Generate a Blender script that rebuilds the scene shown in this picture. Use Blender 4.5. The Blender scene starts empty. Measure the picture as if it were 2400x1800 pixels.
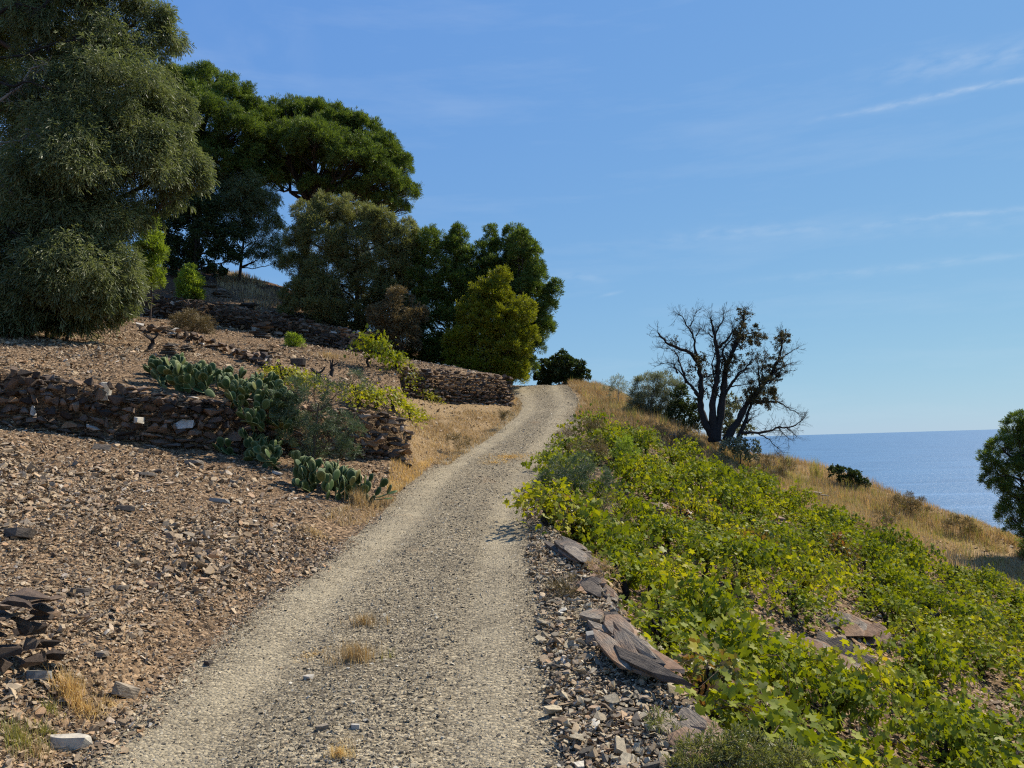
import bpy, bmesh, math, random
import numpy as np
from mathutils import Matrix, Vector, Euler

random.seed(7)
RNG = np.random.default_rng(7)
C = bpy.context.scene.collection
SC = bpy.context.scene

# ------------------------------------------------------------------ camera
F_PX, W_PX, H_PX = 1800.0, 2400.0, 1800.0
cam_d = bpy.data.cameras.new('camera')
cam = bpy.data.objects.new('camera', cam_d)
C.objects.link(cam)
cam_d.sensor_width = 36.0
cam_d.lens = 36.0 * F_PX / W_PX
cam_d.clip_start = 0.1
cam_d.clip_end = 400000.0
CAM_R = (Euler((math.radians(90 + 4.42), 0, 0)).to_matrix() @ Matrix.Rotation(math.radians(-1.7), 3, 'Z'))
cam.matrix_world = CAM_R.to_4x4()
SC.camera = cam
CR = np.array(CAM_R)

# ------------------------------------------------------------------ light
SUN_AZ, SUN_EL = math.radians(55), math.radians(49)          # azimuth measured from +Y towards +X
sun_dir = Vector((math.sin(SUN_AZ) * math.cos(SUN_EL), math.cos(SUN_AZ) * math.cos(SUN_EL), math.sin(SUN_EL)))
sd = bpy.data.lights.new('sun', 'SUN')
sd.energy = 5.0
sd.angle = math.radians(0.53)
sd.color = (1.0, 0.92, 0.80)
so = bpy.data.objects.new('sun', sd)
so.rotation_euler = sun_dir.to_track_quat('Z', 'Y').to_euler()
C.objects.link(so)

world = bpy.data.worlds.new('World')
SC.world = world
world.use_nodes = True
SC.view_settings.view_transform = 'Standard'
SC.view_settings.look = 'None'
SC.view_settings.gamma = 1.0
SC.view_settings.use_curve_mapping = False
SC.view_settings.exposure = 0.50
SC.cycles.max_bounces = 6
SC.cycles.diffuse_bounces = 3
SC.cycles.transmission_bounces = 4
SC.cycles.transparent_max_bounces = 4
SC.cycles.use_denoising = False
SC.cycles.sample_clamp_indirect = 4.0
SC.cycles.use_adaptive_sampling = True
SC.cycles.adaptive_threshold = 0.015
SC.render.film_transparent = False
SC.cycles.pixel_filter_type = 'BLACKMAN_HARRIS'
SC.cycles.filter_width = 1.2


def ray(u, v):
    d = CR @ np.array([(u - W_PX / 2) / F_PX, (H_PX / 2 - v) / F_PX, -1.0])
    return d


def P(u, v, y):
    """the point at depth y on the sight line of photograph pixel (u, v)"""
    d = ray(u, v)
    return d * (y / d[1])


SKY_S = 0.12           # the tone curve below is set for this
SKY_OUT = 0.12 * 2 ** -0.50   # and shown at the exposure above


def build_world():
    nt = world.node_tree
    N, L = nt.nodes, nt.links
    bg = N['Background']
    sky = N.new('ShaderNodeTexSky')
    sky.sky_type = 'NISHITA'
    sky.sun_disc = False
    sky.sun_elevation = SUN_EL
    sky.sun_rotation = SUN_AZ
    sky.altitude = 0
    sky.air_density = 1.0
    sky.dust_density = 0.05
    sky.ozone_density = 2.0
    tc = N.new('ShaderNodeTexCoord')
    nrm = N.new('ShaderNodeVectorMath'); nrm.operation = 'NORMALIZE'
    L.new(tc.outputs['Generated'], nrm.inputs[0])
    V = nrm.outputs['Vector']

    def m(op, a, b=None, clamp=False):
        n = N.new('ShaderNodeMath'); n.operation = op; n.use_clamp = clamp
        for i, x in enumerate((a, b)):
            if x is None: continue
            if isinstance(x, (int, float)): n.inputs[i].default_value = x
            else: L.new(x, n.inputs[i])
        return n.outputs[0]

    def dot(vec):
        n = N.new('ShaderNodeVectorMath'); n.operation = 'DOT_PRODUCT'
        L.new(V, n.inputs[0]); n.inputs[1].default_value = vec
        return n.outputs['Value']

    def noise(scale, detail=4, rot=None, mscale=None, rough=.55):
        mp = N.new('ShaderNodeMapping')
        L.new(V, mp.inputs[0])
        if rot: mp.inputs['Rotation'].default_value = rot
        if mscale: mp.inputs['Scale'].default_value = mscale
        n = N.new('ShaderNodeTexNoise'); n.inputs['Scale'].default_value = scale
        n.inputs['Detail'].default_value = detail
        n.inputs['Roughness'].default_value = rough
        L.new(mp.outputs[0], n.inputs['Vector'])
        return n.outputs['Fac']

    total = None
    # ice trails drawn along great circles of the sky
    trails = [((1855, 293), (2420, 180), .0034, .24), ((1990, 532), (2420, 484), .0028, .16), ((1640, 672), (2420, 596), .0050, .10),
              ((1260, 640), (1440, 662), .0050, .12), ((1385, 705), (1470, 680), .0020, .10), ((1300, 590), (2000, 520), .0080, .07),
              ((1980, 190), (2420, 120), .0140, .12), ((1500, 560), (2420, 520), .012, .05)]
    wob = noise(9, 3)
    wsub = m('MULTIPLY', m('SUBTRACT', wob, .5), .012)
    brk = m('MULTIPLY', m('SUBTRACT', noise(40, 5, mscale=(1, 1, 3)), .32), 2.6, True)
    for (a, b, wd, st) in trails:
        d1 = ray(*a); d1 /= np.linalg.norm(d1)
        d2 = ray(*b); d2 /= np.linalg.norm(d2)
        n = np.cross(d1, d2); n /= np.linalg.norm(n)
        t = np.cross(n, d1)
        ext = math.acos(np.clip(d1 @ d2, -1, 1))
        off = m('ADD', dot(tuple(n)), wsub)
        g = m('MULTIPLY', m('DIVIDE', off, wd), m('DIVIDE', off, wd))
        g = m('POWER', 2.718, m('MULTIPLY', g, -1.0))
        along = dot(tuple(t))
        fade = m('MULTIPLY', m('DIVIDE', along, ext * .5), 1.0, True)
        if b[0] < 2300:
            fade = m('MULTIPLY', fade, m('DIVIDE', m('SUBTRACT', ext, along), ext * .4, True))
        g = m('MULTIPLY', m('MULTIPLY', m('MULTIPLY', g, fade), brk), st * 1.5)
        total = g if total is None else m('ADD', total, g)
    cir = m('MULTIPLY', m('SUBTRACT', noise(2.6, 7, (0, .5, .3), (1, 1, 7), .62), .50), 1.0, True)
    total = m('ADD', total, m('MULTIPLY', cir, .42))
    # small puff of vapour high on the left
    d1 = ray(590, 130); d1 /= np.linalg.norm(d1)
    pf = m('SUBTRACT', dot(tuple(d1)), .9966)
    pf = m('MULTIPLY', m('MULTIPLY', pf, 300, True), m('MULTIPLY', m('SUBTRACT', noise(14, 5), .42), 1.6, True))
    total = m('ADD', total, m('MULTIPLY', pf, .14), True)
    # the camera's tone curve for the sky: each channel is softened towards the horizon's glare
    sp = N.new('ShaderNodeSeparateColor'); L.new(sky.outputs[0], sp.inputs[0])
    gam = N.new('ShaderNodeCombineColor')
    for k, (x0, y0, p) in enumerate(((.171, .147, .57), (.279, .328, .45), (.491, .716, .09))):
        c = m('MULTIPLY', sp.outputs[k], SKY_S / x0)
        L.new(m('MULTIPLY', m('POWER', m('MAXIMUM', c, .02), p), y0 / SKY_S), gam.inputs[k])
    mix = N.new('ShaderNodeMix'); mix.data_type = 'RGBA'
    L.new(total, mix.inputs['Factor'])
    L.new(gam.outputs[0], mix.inputs['A'])
    mix.inputs['B'].default_value = (6.4, 7.0, 7.6, 1)
    L.new(mix.outputs['Result'], bg.inputs['Color'])
    bg.inputs['Strength'].default_value = SKY_OUT


build_world()

# ------------------------------------------------------------------ mesh helpers
def mesh_from(name, V, F, mat=None, smooth=False, attrs=None):
    V = np.asarray(V, dtype=np.float32).reshape(-1, 3)
    F = np.asarray(F, dtype=np.int32)
    me = bpy.data.meshes.new(name)
    k = F.shape[1]
    me.vertices.add(len(V)); me.vertices.foreach_set('co', V.ravel())
    me.loops.add(F.size); me.loops.foreach_set('vertex_index', F.ravel())
    me.polygons.add(len(F))
    me.polygons.foreach_set('loop_start', np.arange(0, F.size, k, dtype=np.int32))
    me.polygons.foreach_set('loop_total', np.full(len(F), k, dtype=np.int32))
    if smooth: me.polygons.foreach_set('use_smooth', np.ones(len(F), dtype=bool))
    if attrs:
        for an, av in attrs.items():
            a = me.attributes.new(an, 'FLOAT', 'POINT')
            a.data.foreach_set('value', np.asarray(av, dtype=np.float32))
    me.update(calc_edges=True)
    if mat: me.materials.append(mat)
    return me


def link(name, me, parent=None, loc=None):
    o = bpy.data.objects.new(name, me)
    C.objects.link(o)
    if parent is not None: o.parent = parent
    if loc is not None: o.location = loc
    return o


def tag(o, label=None, cat=None, group=None, kind=None):
    if label: o['label'] = label
    if cat: o['category'] = cat
    if group: o['group'] = group
    if kind: o['kind'] = kind
    return o


def empty(name, loc, label=None, cat=None, group=None):
    o = bpy.data.objects.new(name, None)
    o.empty_display_size = .1
    C.objects.link(o); o.location = loc
    return tag(o, label, cat, group)


class Geo:
    """collects triangles"""
    def __init__(s): s.V = []; s.F = []; s.n = 0
    def add(s, V, F):
        V = np.asarray(V, float).reshape(-1, 3); F = np.asarray(F, int)
        if F.shape[1] == 4: F = np.concatenate([F[:, [0, 1, 2]], F[:, [0, 2, 3]]])
        s.V.append(V); s.F.append(F + s.n); s.n += len(V)
    def mesh(s, name, mat, origin=(0, 0, 0), smooth=False):
        return mesh_from(name, np.concatenate(s.V) - np.asarray(origin), np.concatenate(s.F), mat, smooth)
    def tube(s, pts, r0, r1, sides=5):
        pts = np.asarray(pts, float); n = len(pts)
        r = np.linspace(r0, r1, n) if np.isscalar(r0) and not hasattr(r1, '__len__') else np.asarray(r0)
        t = np.gradient(pts, axis=0); t /= np.linalg.norm(t, axis=1)[:, None] + 1e-9
        ref = np.where(np.abs(t[:, 2:3]) > .9, np.array([[1., 0, 0]]), np.array([[0, 0, 1.]]))
        a = np.cross(t, ref); a /= np.linalg.norm(a, axis=1)[:, None] + 1e-9
        b = np.cross(t, a)
        for i in range(1, n):                                   # keep the ring from flipping
            if a[i] @ a[i - 1] < 0: a[i] = -a[i]; b[i] = -b[i]
        th = np.arange(sides) * 2 * math.pi / sides
        ring = pts[:, None] + r[:, None, None] * (np.cos(th)[None, :, None] * a[:, None] + np.sin(th)[None, :, None] * b[:, None])
        V = ring.reshape(-1, 3)
        i = np.arange(n - 1)[:, None] * sides; j = np.arange(sides)[None]; j2 = (j + 1) % sides
        Q = np.stack([i + j, i + j2, i + sides + j2, i + sides + j], -1).reshape(-1, 4)
        s.add(V, Q)


# ------------------------------------------------------------------ numpy noise
def _hash(i, j, s):
    h = (i * 374761393 + j * 668265263 + s * 974634777) & 0xFFFFFFFF
    h = ((h ^ (h >> 13)) * 1274126177) & 0xFFFFFFFF
    return ((h ^ (h >> 16)) & 0xFFFF) / 65535.0


def vnoise(x, y, s=0):
    xi = np.floor(x).astype(np.int64); yi = np.floor(y).astype(np.int64)
    fx = x - xi; fy = y - yi
    fx = fx * fx * (3 - 2 * fx); fy = fy * fy * (3 - 2 * fy)
    a = _hash(xi, yi, s); b = _hash(xi + 1, yi, s); c = _hash(xi, yi + 1, s); d = _hash(xi + 1, yi + 1, s)
    return (a * (1 - fx) + b * fx) * (1 - fy) + (c * (1 - fx) + d * fx) * fy * 1.0


def fbm(x, y, o=4, s=0):
    t = 0; a = .5; n = 0
    for k in range(o):
        t = t + a * (vnoise(x * 2 ** k, y * 2 ** k, s + k) - .5); a *= .5
    return t


def sstep(a, b, x):
    t = np.clip((x - a) / (b - a), 0, 1)
    return t * t * (3 - 2 * t)


# ------------------------------------------------------------------ terrain
class Surf:
    """thin plate spline through scattered ground points"""
    def __init__(s, pts, reg=.02):
        p = np.array(pts, float); s.p = p[:, :2]; n = len(p)
        s.lo = p[:, :2].min(0) - 1; s.hi = p[:, :2].max(0) + 1
        K = s.k(s.p, s.p) + reg * np.eye(n)
        Q = np.c_[np.ones(n), s.p]
        A = np.block([[K, Q], [Q.T, np.zeros((3, 3))]])
        s.w = np.linalg.solve(A, np.r_[p[:, 2], 0, 0, 0])
    def k(s, a, b):
        r2 = ((a[:, None] - b[None]) ** 2).sum(-1)
        return .5 * r2 * np.log(r2 + 1e-9)
    def __call__(s, x, y):
        q = np.c_[np.clip(x, s.lo[0], s.hi[0]), np.clip(y, s.lo[1], s.hi[1])]
        return s.k(q, s.p) @ s.w[:-3] + s.w[-3] + q @ s.w[-2:]


_yy = np.arange(-40, 120, .1)
def _smooth(pts, sig=1.2):
    p = np.array(pts, float)
    z = np.interp(_yy, p[:, 0], p[:, 1])
    k = np.exp(-.5 * (np.arange(-40, 41) * .1 / sig) ** 2); k /= k.sum()
    z = np.convolve(np.pad(z, 40, mode='edge'), k, 'valid')
    return lambda y: np.interp(y, _yy, z)

road_z = _smooth([(-40, -5.5), (0, -2.3), (4.8, -2.0), (8.9, -1.7), (14, -1.25), (20, -.59), (25, .25), (30, 1.35), (35, 2.55), (36.5, 2.78), (38, 2.8), (41, 2.3), (46, .6), (55, -3), (100, -25)], .9)
road_l = _smooth([(-40, -3), (0, -3.3), (4.8, -2.85), (8.9, -2.9), (14, -2.45), (17, -2.5), (20, -2.2), (25, -1.0), (28, -.3), (30, .2), (33, .1), (36, -.25), (38, -1.2), (42, -5), (50, -14), (100, -60)], .6)
road_r = _smooth([(-40, 1), (0, 1.7), (4, 1.32), (5.7, 1.12), (7.3, .90), (11, .62), (14, .35), (17, .5), (20, 1.0), (25, 2.05), (30, 2.7), (36, 2.6), (38, 1.8), (42, -2), (50, -10), (100, -56)], .6)

# boundary polylines (x, y, half width of the step)
def _pl(pts): return np.array(pts, float)
w1 = [P(-900, 930, 13.2), P(-300, 965, 14.2), P(0, 1000, 15), P(250, 1030, 15.6), P(500, 1060, 16.4), P(740, 1070, 17.6), P(965, 1080, 19)]
w3 = [P(950, 930, 27), P(1060, 945, 28.4), P(1205, 949, 30.5)]
LINE1 = _pl([(-60, 6, .12)] + [(p[0], p[1], .12) for p in w1] + [(-2.75, 20.2, .3), (-3.2, 22, .9), (-3.9, 25, .6)] + [(p[0], p[1], .12) for p in w3] + [(-.2, 33, .5), (-.9, 36, .6), (-2.6, 38.6, .6), (-9, 44, .6), (-30, 60, .6)])
w2 = [P(325, 742, 34), P(450, 757, 34), P(560, 775, 34), P(700, 800, 34), P(780, 822, 34), P(850, 840, 34)]
LINE2 = _pl([(-60, 30, .12), (-20, 33.8, .12)] + [(p[0], p[1], .12) for p in w2] + [(-5.2, 35.5, .8), (-3.6, 39, 1), (-6, 46, 1), (-20, 60, 1)])
RIDGE = _pl([(-200, 90, 1), (-45, 62, 1), (-14, 50, 1), (-3, 43.5, 1), (1.5, 40.5, 1)] + [(p[0], p[1] + 1.8, 1) for p in (P(1370, 897, 36), P(1500, 965, 31), P(1650, 1030, 28), P(1750, 1070, 29.5), P(2000, 1125, 30), P(2170, 1200, 28), P(2350, 1246, 26.5), P(2450, 1285, 25.5), P(2650, 1370, 23))] + [(22, 10, 1), (30, -10, 1), (40, -120, 1)])


def sdist(line, x, y):
    """signed distance (positive on the left of the line's direction) and the step width there"""
    best = np.full(x.shape, 1e9); sg = np.ones(x.shape); wd = np.ones(x.shape); bc = np.zeros(x.shape)
    for a, b in zip(line[:-1], line[1:]):
        d = b[:2] - a[:2]; L2 = d @ d
        t = np.clip(((x - a[0]) * d[0] + (y - a[1]) * d[1]) / L2, 0, 1)
        px = a[0] + t * d[0] - x; py = a[1] + t * d[1] - y
        r = np.hypot(px, py)
        c = d[0] * (y - a[1]) - d[1] * (x - a[0])
        pc = np.abs(c) / math.sqrt(L2)
        m = (r < best - 1e-7) | ((r < best + 1e-7) & (pc > bc))
        bc = np.where(m, pc, bc)
        best = np.where(m, r, best); sg = np.where(m, np.sign(c), sg); wd = np.where(m, a[2] + t * (b[2] - a[2]), wd)
    return best * sg, wd


def _rp(y, side, dz=0):
    y = np.array([float(y)])
    return (float((road_l if side < 0 else road_r)(y)[0]), float(y[0]), float(road_z(y)[0]) + dz)

SA = Surf([_rp(y, -1) for y in (-8, 0, 3, 5, 7, 9, 11.5, 14, 17, 20, 22.5, 25, 28, 30.5, 33, 36, 40)] +
          [p for p in w1] + [p for p in w3] +
          [P(0, 1500, 5.9), P(200, 1250, 9.2), P(450, 1150, 12.5), P(-300, 1400, 6.5), (-9, 0, -.2), (-20, 5, 2.5), (-20, -15, 1.0)])
SB = Surf([p + np.array([0, 0, h]) for p, h in zip(w1, (1.1, 1.15, 1.05, 1.0, 1.0, 1.0, .85))] +
          [(-2.9, 22, .75), (-3.5, 24.5, 1.5)] + [p for p in w2] + [P(950, 868, 27.3), P(1060, 878, 28.7), P(1205, 889, 30.8)] +
          [P(100, 780, 23.7), P(-250, 760, 24), (-3.4, 32.3, 3.45), (-.6, 34, 2.9), (-2.3, 38, 3.3), (-20, 33, 6.9), (-30, 30, 7.5), P(900, 930, 21.4), P(700, 860, 24), (-26, 14, 4)], .05)
SCs = Surf([p + np.array([0, 0, .95]) for p in w2] + [P(510, 640, 42), P(660, 672, 42), P(850, 775, 41.5), P(1050, 850, 39.5), P(300, 620, 42), P(0, 600, 42), (-20, 34, 8.2), (-35, 45, 11.5), (-12, 48, 8.8), (-5, 44.5, 4.0)], .05)
_g = -.45
SRs = Surf([_rp(y, 1, -.06) for y in (-8, 0, 3, 5, 7, 9, 11.5, 14, 17, 20, 22.5, 25, 28, 31, 34, 37)] +
           [P(u, v, y) + np.array([0, 0, dz]) for u, v, y, dz in ((2400, 1800, 8.0, _g), (1900, 1800, 7.0, _g), (2400, 1500, 15.5, _g), (2350, 1246, 26.5, -.3), (2450, 1285, 25.5, -.3), (2400, 1370, 20.5, _g), (2000, 1125, 30, -.3),
            (1750, 1070, 29.5, -.3), (1650, 1030, 28, -.1), (1500, 965, 31, -.2), (1370, 897, 36, -.1), (1500, 1030, 22, _g), (1420, 1270, 13, _g), (1700, 1300, 13, _g), (2000, 1300, 18, _g),
            (2200, 1270, 24, -.5), (1800, 1150, 23, _g), (1800, 1600, 8.4, _g), (2150, 1600, 10.5, _g), (2170, 1195, 28, -.3), (2650, 1370, 23, -.3), (2700, 1800, 9, -.5))] + [(9, 0, -4.2), (5, -5, -3.2), (20, 5, -7.5)], .04)


def H(x, y, detail=True):
    x = np.asarray(x, float); y = np.asarray(y, float); shp = x.shape
    x = x.ravel(); y = y.ravel()
    zl, zr_, xl, xr = road_z(y), road_z(y), road_l(y), road_r(y)
    a = SA(x, y); b = SB(x, y); c = SCs(x, y); r = SRs(x, y)
    s1, wd1 = sdist(LINE1, x, y); s2, wd2 = sdist(LINE2, x, y)
    n = fbm(x * .9, y * .9, 4, 3) * .16 + fbm(x * 4, y * 4, 3, 9) * .05 if detail else 0
    left = a + (b - a) * sstep(0, 1, (s1 - .03 + wd1 * (wd1 > .2)) / (wd1 * 2))
    left = left + (c - left) * sstep(0, 1, (s2 - .03 + wd2 * (wd2 > .2)) / (wd2 * 2)) * (s1 > 0)
    z = np.where(x < .5 * (xl + xr), left + n, r + n)
    inside = sstep(-.05, .55, np.maximum(xl - x, x - xr))
    rut = 0
    lat = (x - xl) / (xr - xl)
    if detail:
        rut = -.035 * np.exp(-((x - xl - .75) / .25) ** 2) - .035 * np.exp(-((x - xl - 2.35) / .25) ** 2) + fbm(x * 1.5, y * 1.5, 4, 21) * .05 + .0
    z = (zl + rut) * (1 - inside) + z * inside
    sR, _ = sdist(RIDGE, x, y)
    f = np.maximum(0, sR)
    z = z - .65 * (np.sqrt(f * f + .5) - .7071) * sstep(0, 1, f * 3)
    z = np.where(z < -58, -58 + (z + 58) * .05, z)
    return z.reshape(shp)


def H1(x, y): return float(H(np.array([x]), np.array([y]))[0])


def spots(uv):
    """where the sight lines of photograph pixels meet the ground: n x 3"""
    uv = np.asarray(uv, float).reshape(-1, 2)
    D = np.array([ray(u, v) for u, v in uv]); D /= D[:, 1:2]
    ys = np.arange(2.6, 46, .2)
    X = D[:, :1] * ys[None]; Y = np.ones((len(D), 1)) * ys[None]
    below = (D[:, 2:3] * ys[None]) < H(X, Y, False)
    hit = np.where(below.any(1), ys[below.argmax(1)] - .1, 45.0)
    x = D[:, 0] * hit
    return np.c_[x, hit, H(x, hit)]


def spot(u, v): return spots([(u, v)])[0]


# ------------------------------------------------------------------ materials
def newmat(name):
    m = bpy.data.materials.new(name); m.use_nodes = True
    nt = m.node_tree; nt.nodes.clear()
    out = nt.nodes.new('ShaderNodeOutputMaterial')
    return m, nt, out


def _ramp(nt, fac, stops, interp='LINEAR'):
    r = nt.nodes.new('ShaderNodeValToRGB'); r.color_ramp.interpolation = interp
    cr = r.color_ramp
    while len(cr.elements) < len(stops): cr.elements.new(.5)
    for e, (p, c) in zip(cr.elements, stops): e.position = p; e.color = (*c, 1)
    nt.links.new(fac, r.inputs[0])
    return r.outputs[0]


def _noise(nt, vec, scale, detail=4, rough=.6):
    n = nt.nodes.new('ShaderNodeTexNoise'); n.inputs['Scale'].default_value = scale
    n.inputs['Detail'].default_value = detail; n.inputs['Roughness'].default_value = rough
    if vec is not None: nt.links.new(vec, n.inputs['Vector'])
    return n.outputs['Fac']


def _math(nt, op, a, b=None, clamp=False):
    n = nt.nodes.new('ShaderNodeMath'); n.operation = op; n.use_clamp = clamp
    for i, x in enumerate((a, b)):
        if x is None: continue
        if isinstance(x, (int, float)): n.inputs[i].default_value = x
        else: nt.links.new(x, n.inputs[i])
    return n.outputs[0]


def _mix(nt, fac, a, b, mode='MIX'):
    n = nt.nodes.new('ShaderNodeMix'); n.data_type = 'RGBA'; n.blend_type = mode
    for k, x in (('Factor', fac), ('A', a), ('B', b)):
        if isinstance(x, (int, float)): n.inputs[k].default_value = x
        elif isinstance(x, tuple): n.inputs[k].default_value = (*x, 1)
        else: nt.links.new(x, n.inputs[k])
    return n.outputs['Result']


def _bump(nt, h, strength, dist):
    b = nt.nodes.new('ShaderNodeBump'); b.inputs['Strength'].default_value = strength; b.inputs['Distance'].default_value = dist
    nt.links.new(h, b.inputs['Height'])
    return b.outputs[0]


def _rand(nt):
    """one random number per object, per instance and per loose piece"""
    oi = nt.nodes.new('ShaderNodeObjectInfo'); ge = nt.nodes.new('ShaderNodeNewGeometry')
    return _math(nt, 'FRACT', _math(nt, 'ADD', oi.outputs['Random'], ge.outputs['Random Per Island']))


def rock_mat(name, stops, bump=.5, scale=18, patch=None, strata=True, rough=.85, grain=False):
    m, nt, out = newmat(name)
    tc = nt.nodes.new('ShaderNodeTexCoord'); obj = tc.outputs['Object']
    rnd = _rand(nt)
    geo = nt.nodes.new('ShaderNodeNewGeometry')
    n1 = _noise(nt, geo.outputs['Position'], scale, 5)
    col = _ramp(nt, rnd, stops)
    col = _mix(nt, 1.0, col, _ramp(nt, n1, [(.25, (.55, .55, .55)), (.5, (.95, .95, .95)), (.8, (1.3, 1.26, 1.16))]), 'MULTIPLY')
    if patch:
        n2 = _noise(nt, geo.outputs['Position'], scale * .25, 3)
        col = _mix(nt, _math(nt, 'MULTIPLY', _math(nt, 'SUBTRACT', n2, .52), 6, True), col, patch)
    mp = nt.nodes.new('ShaderNodeMapping'); nt.links.new(obj, mp.inputs[0])
    mp.inputs['Scale'].default_value = (1, 7, 9) if grain else (1, 1, 7 if strata else 1)
    if grain: col = _mix(nt, 1.0, col, _ramp(nt, _noise(nt, mp.outputs[0], 5, 6, .7), [(.3, (.62, .61, .60)), (.5, (.95, .95, .95)), (.7, (1.2, 1.18, 1.14))]), 'MULTIPLY')
    h = _math(nt, 'ADD', _noise(nt, mp.outputs[0], scale * .8, 5, .65), _math(nt, 'MULTIPLY', n1, .6))
    p = nt.nodes.new('ShaderNodeBsdfPrincipled')
    nt.links.new(col, p.inputs['Base Color'])
    p.inputs['Roughness'].default_value = rough
    p.inputs['Specular IOR Level'].default_value = .25
    nt.links.new(_bump(nt, h, bump, .02), p.inputs['Normal'])
    nt.links.new(p.outputs[0], out.inputs[0])
    return m


def leaf_mat(name, stops, trans=.35, tcol=None, gloss=.03, rough=.45, nscale=.6, namp=.5, back=None):
    """thin leaf: colour by leaf, broad drift of tone over the plant, some light through it"""
    m, nt, out = newmat(name)
    rnd = _rand(nt); geo = nt.nodes.new('ShaderNodeNewGeometry')
    n1 = _noise(nt, geo.outputs['Position'], nscale, 3)
    f = _math(nt, 'ADD', _math(nt, 'MULTIPLY', rnd, 1 - namp), _math(nt, 'MULTIPLY', _math(nt, 'SUBTRACT', _math(nt, 'MULTIPLY', n1, 2.2), .6), namp), True)
    col = _ramp(nt, f, stops)
    if back: col = _mix(nt, geo.outputs['Backfacing'], col, _mix(nt, .5, col, back))
    d = nt.nodes.new('ShaderNodeBsdfDiffuse'); nt.links.new(col, d.inputs[0])
    t = nt.nodes.new('ShaderNodeBsdfTranslucent')
    nt.links.new(_mix(nt, 1.0, col, tcol or (1.5, 1.6, .6), 'MULTIPLY'), t.inputs[0])
    s = nt.nodes.new('ShaderNodeMixShader'); s.inputs[0].default_value = trans
    nt.links.new(d.outputs[0], s.inputs[1]); nt.links.new(t.outputs[0], s.inputs[2])
    g = nt.nodes.new('ShaderNodeBsdfGlossy'); g.inputs['Roughness'].default_value = rough
    s2 = nt.nodes.new('ShaderNodeMixShader'); s2.inputs[0].default_value = gloss
    nt.links.new(s.outputs[0], s2.inputs[1]); nt.links.new(g.outputs[0], s2.inputs[2])
    nt.links.new(s2.outputs[0], out.inputs[0])
    return m


def bark_mat(name, a, b, scale=30):
    m, nt, out = newmat(name)
    geo = nt.nodes.new('ShaderNodeNewGeometry')
    n = _noise(nt, geo.outputs['Position'], scale, 5)
    p = nt.nodes.new('ShaderNodeBsdfPrincipled'); p.inputs['Roughness'].default_value = .9
    p.inputs['Specular IOR Level'].default_value = .2
    nt.links.new(_ramp(nt, n, [(.3, a), (.7, b)]), p.inputs['Base Color'])
    nt.links.new(_bump(nt, n, .6, .03), p.inputs['Normal'])
    nt.links.new(p.outputs[0], out.inputs[0])
    return m


SCHIST = [(0, (.07, .055, .042)), (.10, (.19, .135, .085)), (.28, (.34, .245, .145)), (.55, (.45, .335, .205)), (.68, (.26, .21, .15)), (.76, (.52, .40, .255)), (.90, (.40, .24, .125)), (.985, (.50, .43, .33)), (1, (.60, .54, .44))]
SUBSOIL = [(0, (.035, .025, .017)), (.3, (.11, .073, .043)), (.6, (.19, .128, .073)), (.85, (.28, .19, .11)), (1, (.38, .27, .165))]  # ground below the stones, darkened to deepen the shadow cracks between them
SUBGREY = [(0, (.07, .06, .043)), (.35, (.19, .16, .108)), (.7, (.32, .27, .18)), (1, (.46, .39, .26))]  # ground below the gravel, darkened so gaps between chips read as shade
GREYST = [(0, (.06, .054, .042)), (.16, (.18, .15, .108)), (.4, (.37, .305, .20)), (.7, (.53, .44, .285)), (.85, (.34, .255, .16)), (.93, (.54, .47, .33)), (1, (.62, .56, .44))]
WALLST = [(0, (.045, .035, .028)), (.25, (.10, .072, .052)), (.5, (.17, .12, .085)), (.7, (.26, .175, .115)), (.82, (.15, .13, .11)), (.92, (.34, .20, .10)), (.985, (.40, .33, .26)), (1, (.7, .68, .62))]


def ground_mat(name, stops, scale, extra=None, bump=.7):
    m, nt, out = newmat(name)
    geo = nt.nodes.new('ShaderNodeNewGeometry'); pos = geo.outputs['Position']
    v = nt.nodes.new('ShaderNodeTexVoronoi'); v.inputs['Scale'].default_value = scale
    v.inputs['Randomness'].default_value = 1
    mp = nt.nodes.new('ShaderNodeMapping'); nt.links.new(pos, mp.inputs[0]); mp.inputs['Scale'].default_value = (.8, 1, 1.6)
    nt.links.new(mp.outputs[0], v.inputs['Vector'])
    sep = nt.nodes.new('ShaderNodeSeparateColor'); nt.links.new(v.outputs['Color'], sep.inputs[0])
    col = _ramp(nt, sep.outputs[0], stops)
    big = _noise(nt, pos, .7, 5)
    col = _mix(nt, 1.0, col, _ramp(nt, big, [(.3, (.8, .78, .76)), (.7, (1.15, 1.12, 1.08))]), 'MULTIPLY')
    if extra: col = extra(nt, pos, col)
    h = _math(nt, 'ADD', _math(nt, 'MULTIPLY', sep.outputs[1], .5), _math(nt, 'ADD', _noise(nt, pos, scale * 1.3, 4, .7), _math(nt, 'MULTIPLY', v.outputs['Distance'], -1.0)))
    p = nt.nodes.new('ShaderNodeBsdfPrincipled'); p.inputs['Roughness'].default_value = .95
    p.inputs['Specular IOR Level'].default_value = .1
    nt.links.new(col, p.inputs['Base Color'])
    nt.links.new(_bump(nt, h, bump, .035), p.inputs['Normal'])
    nt.links.new(p.outputs[0], out.inputs[0])
    return m


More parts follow.
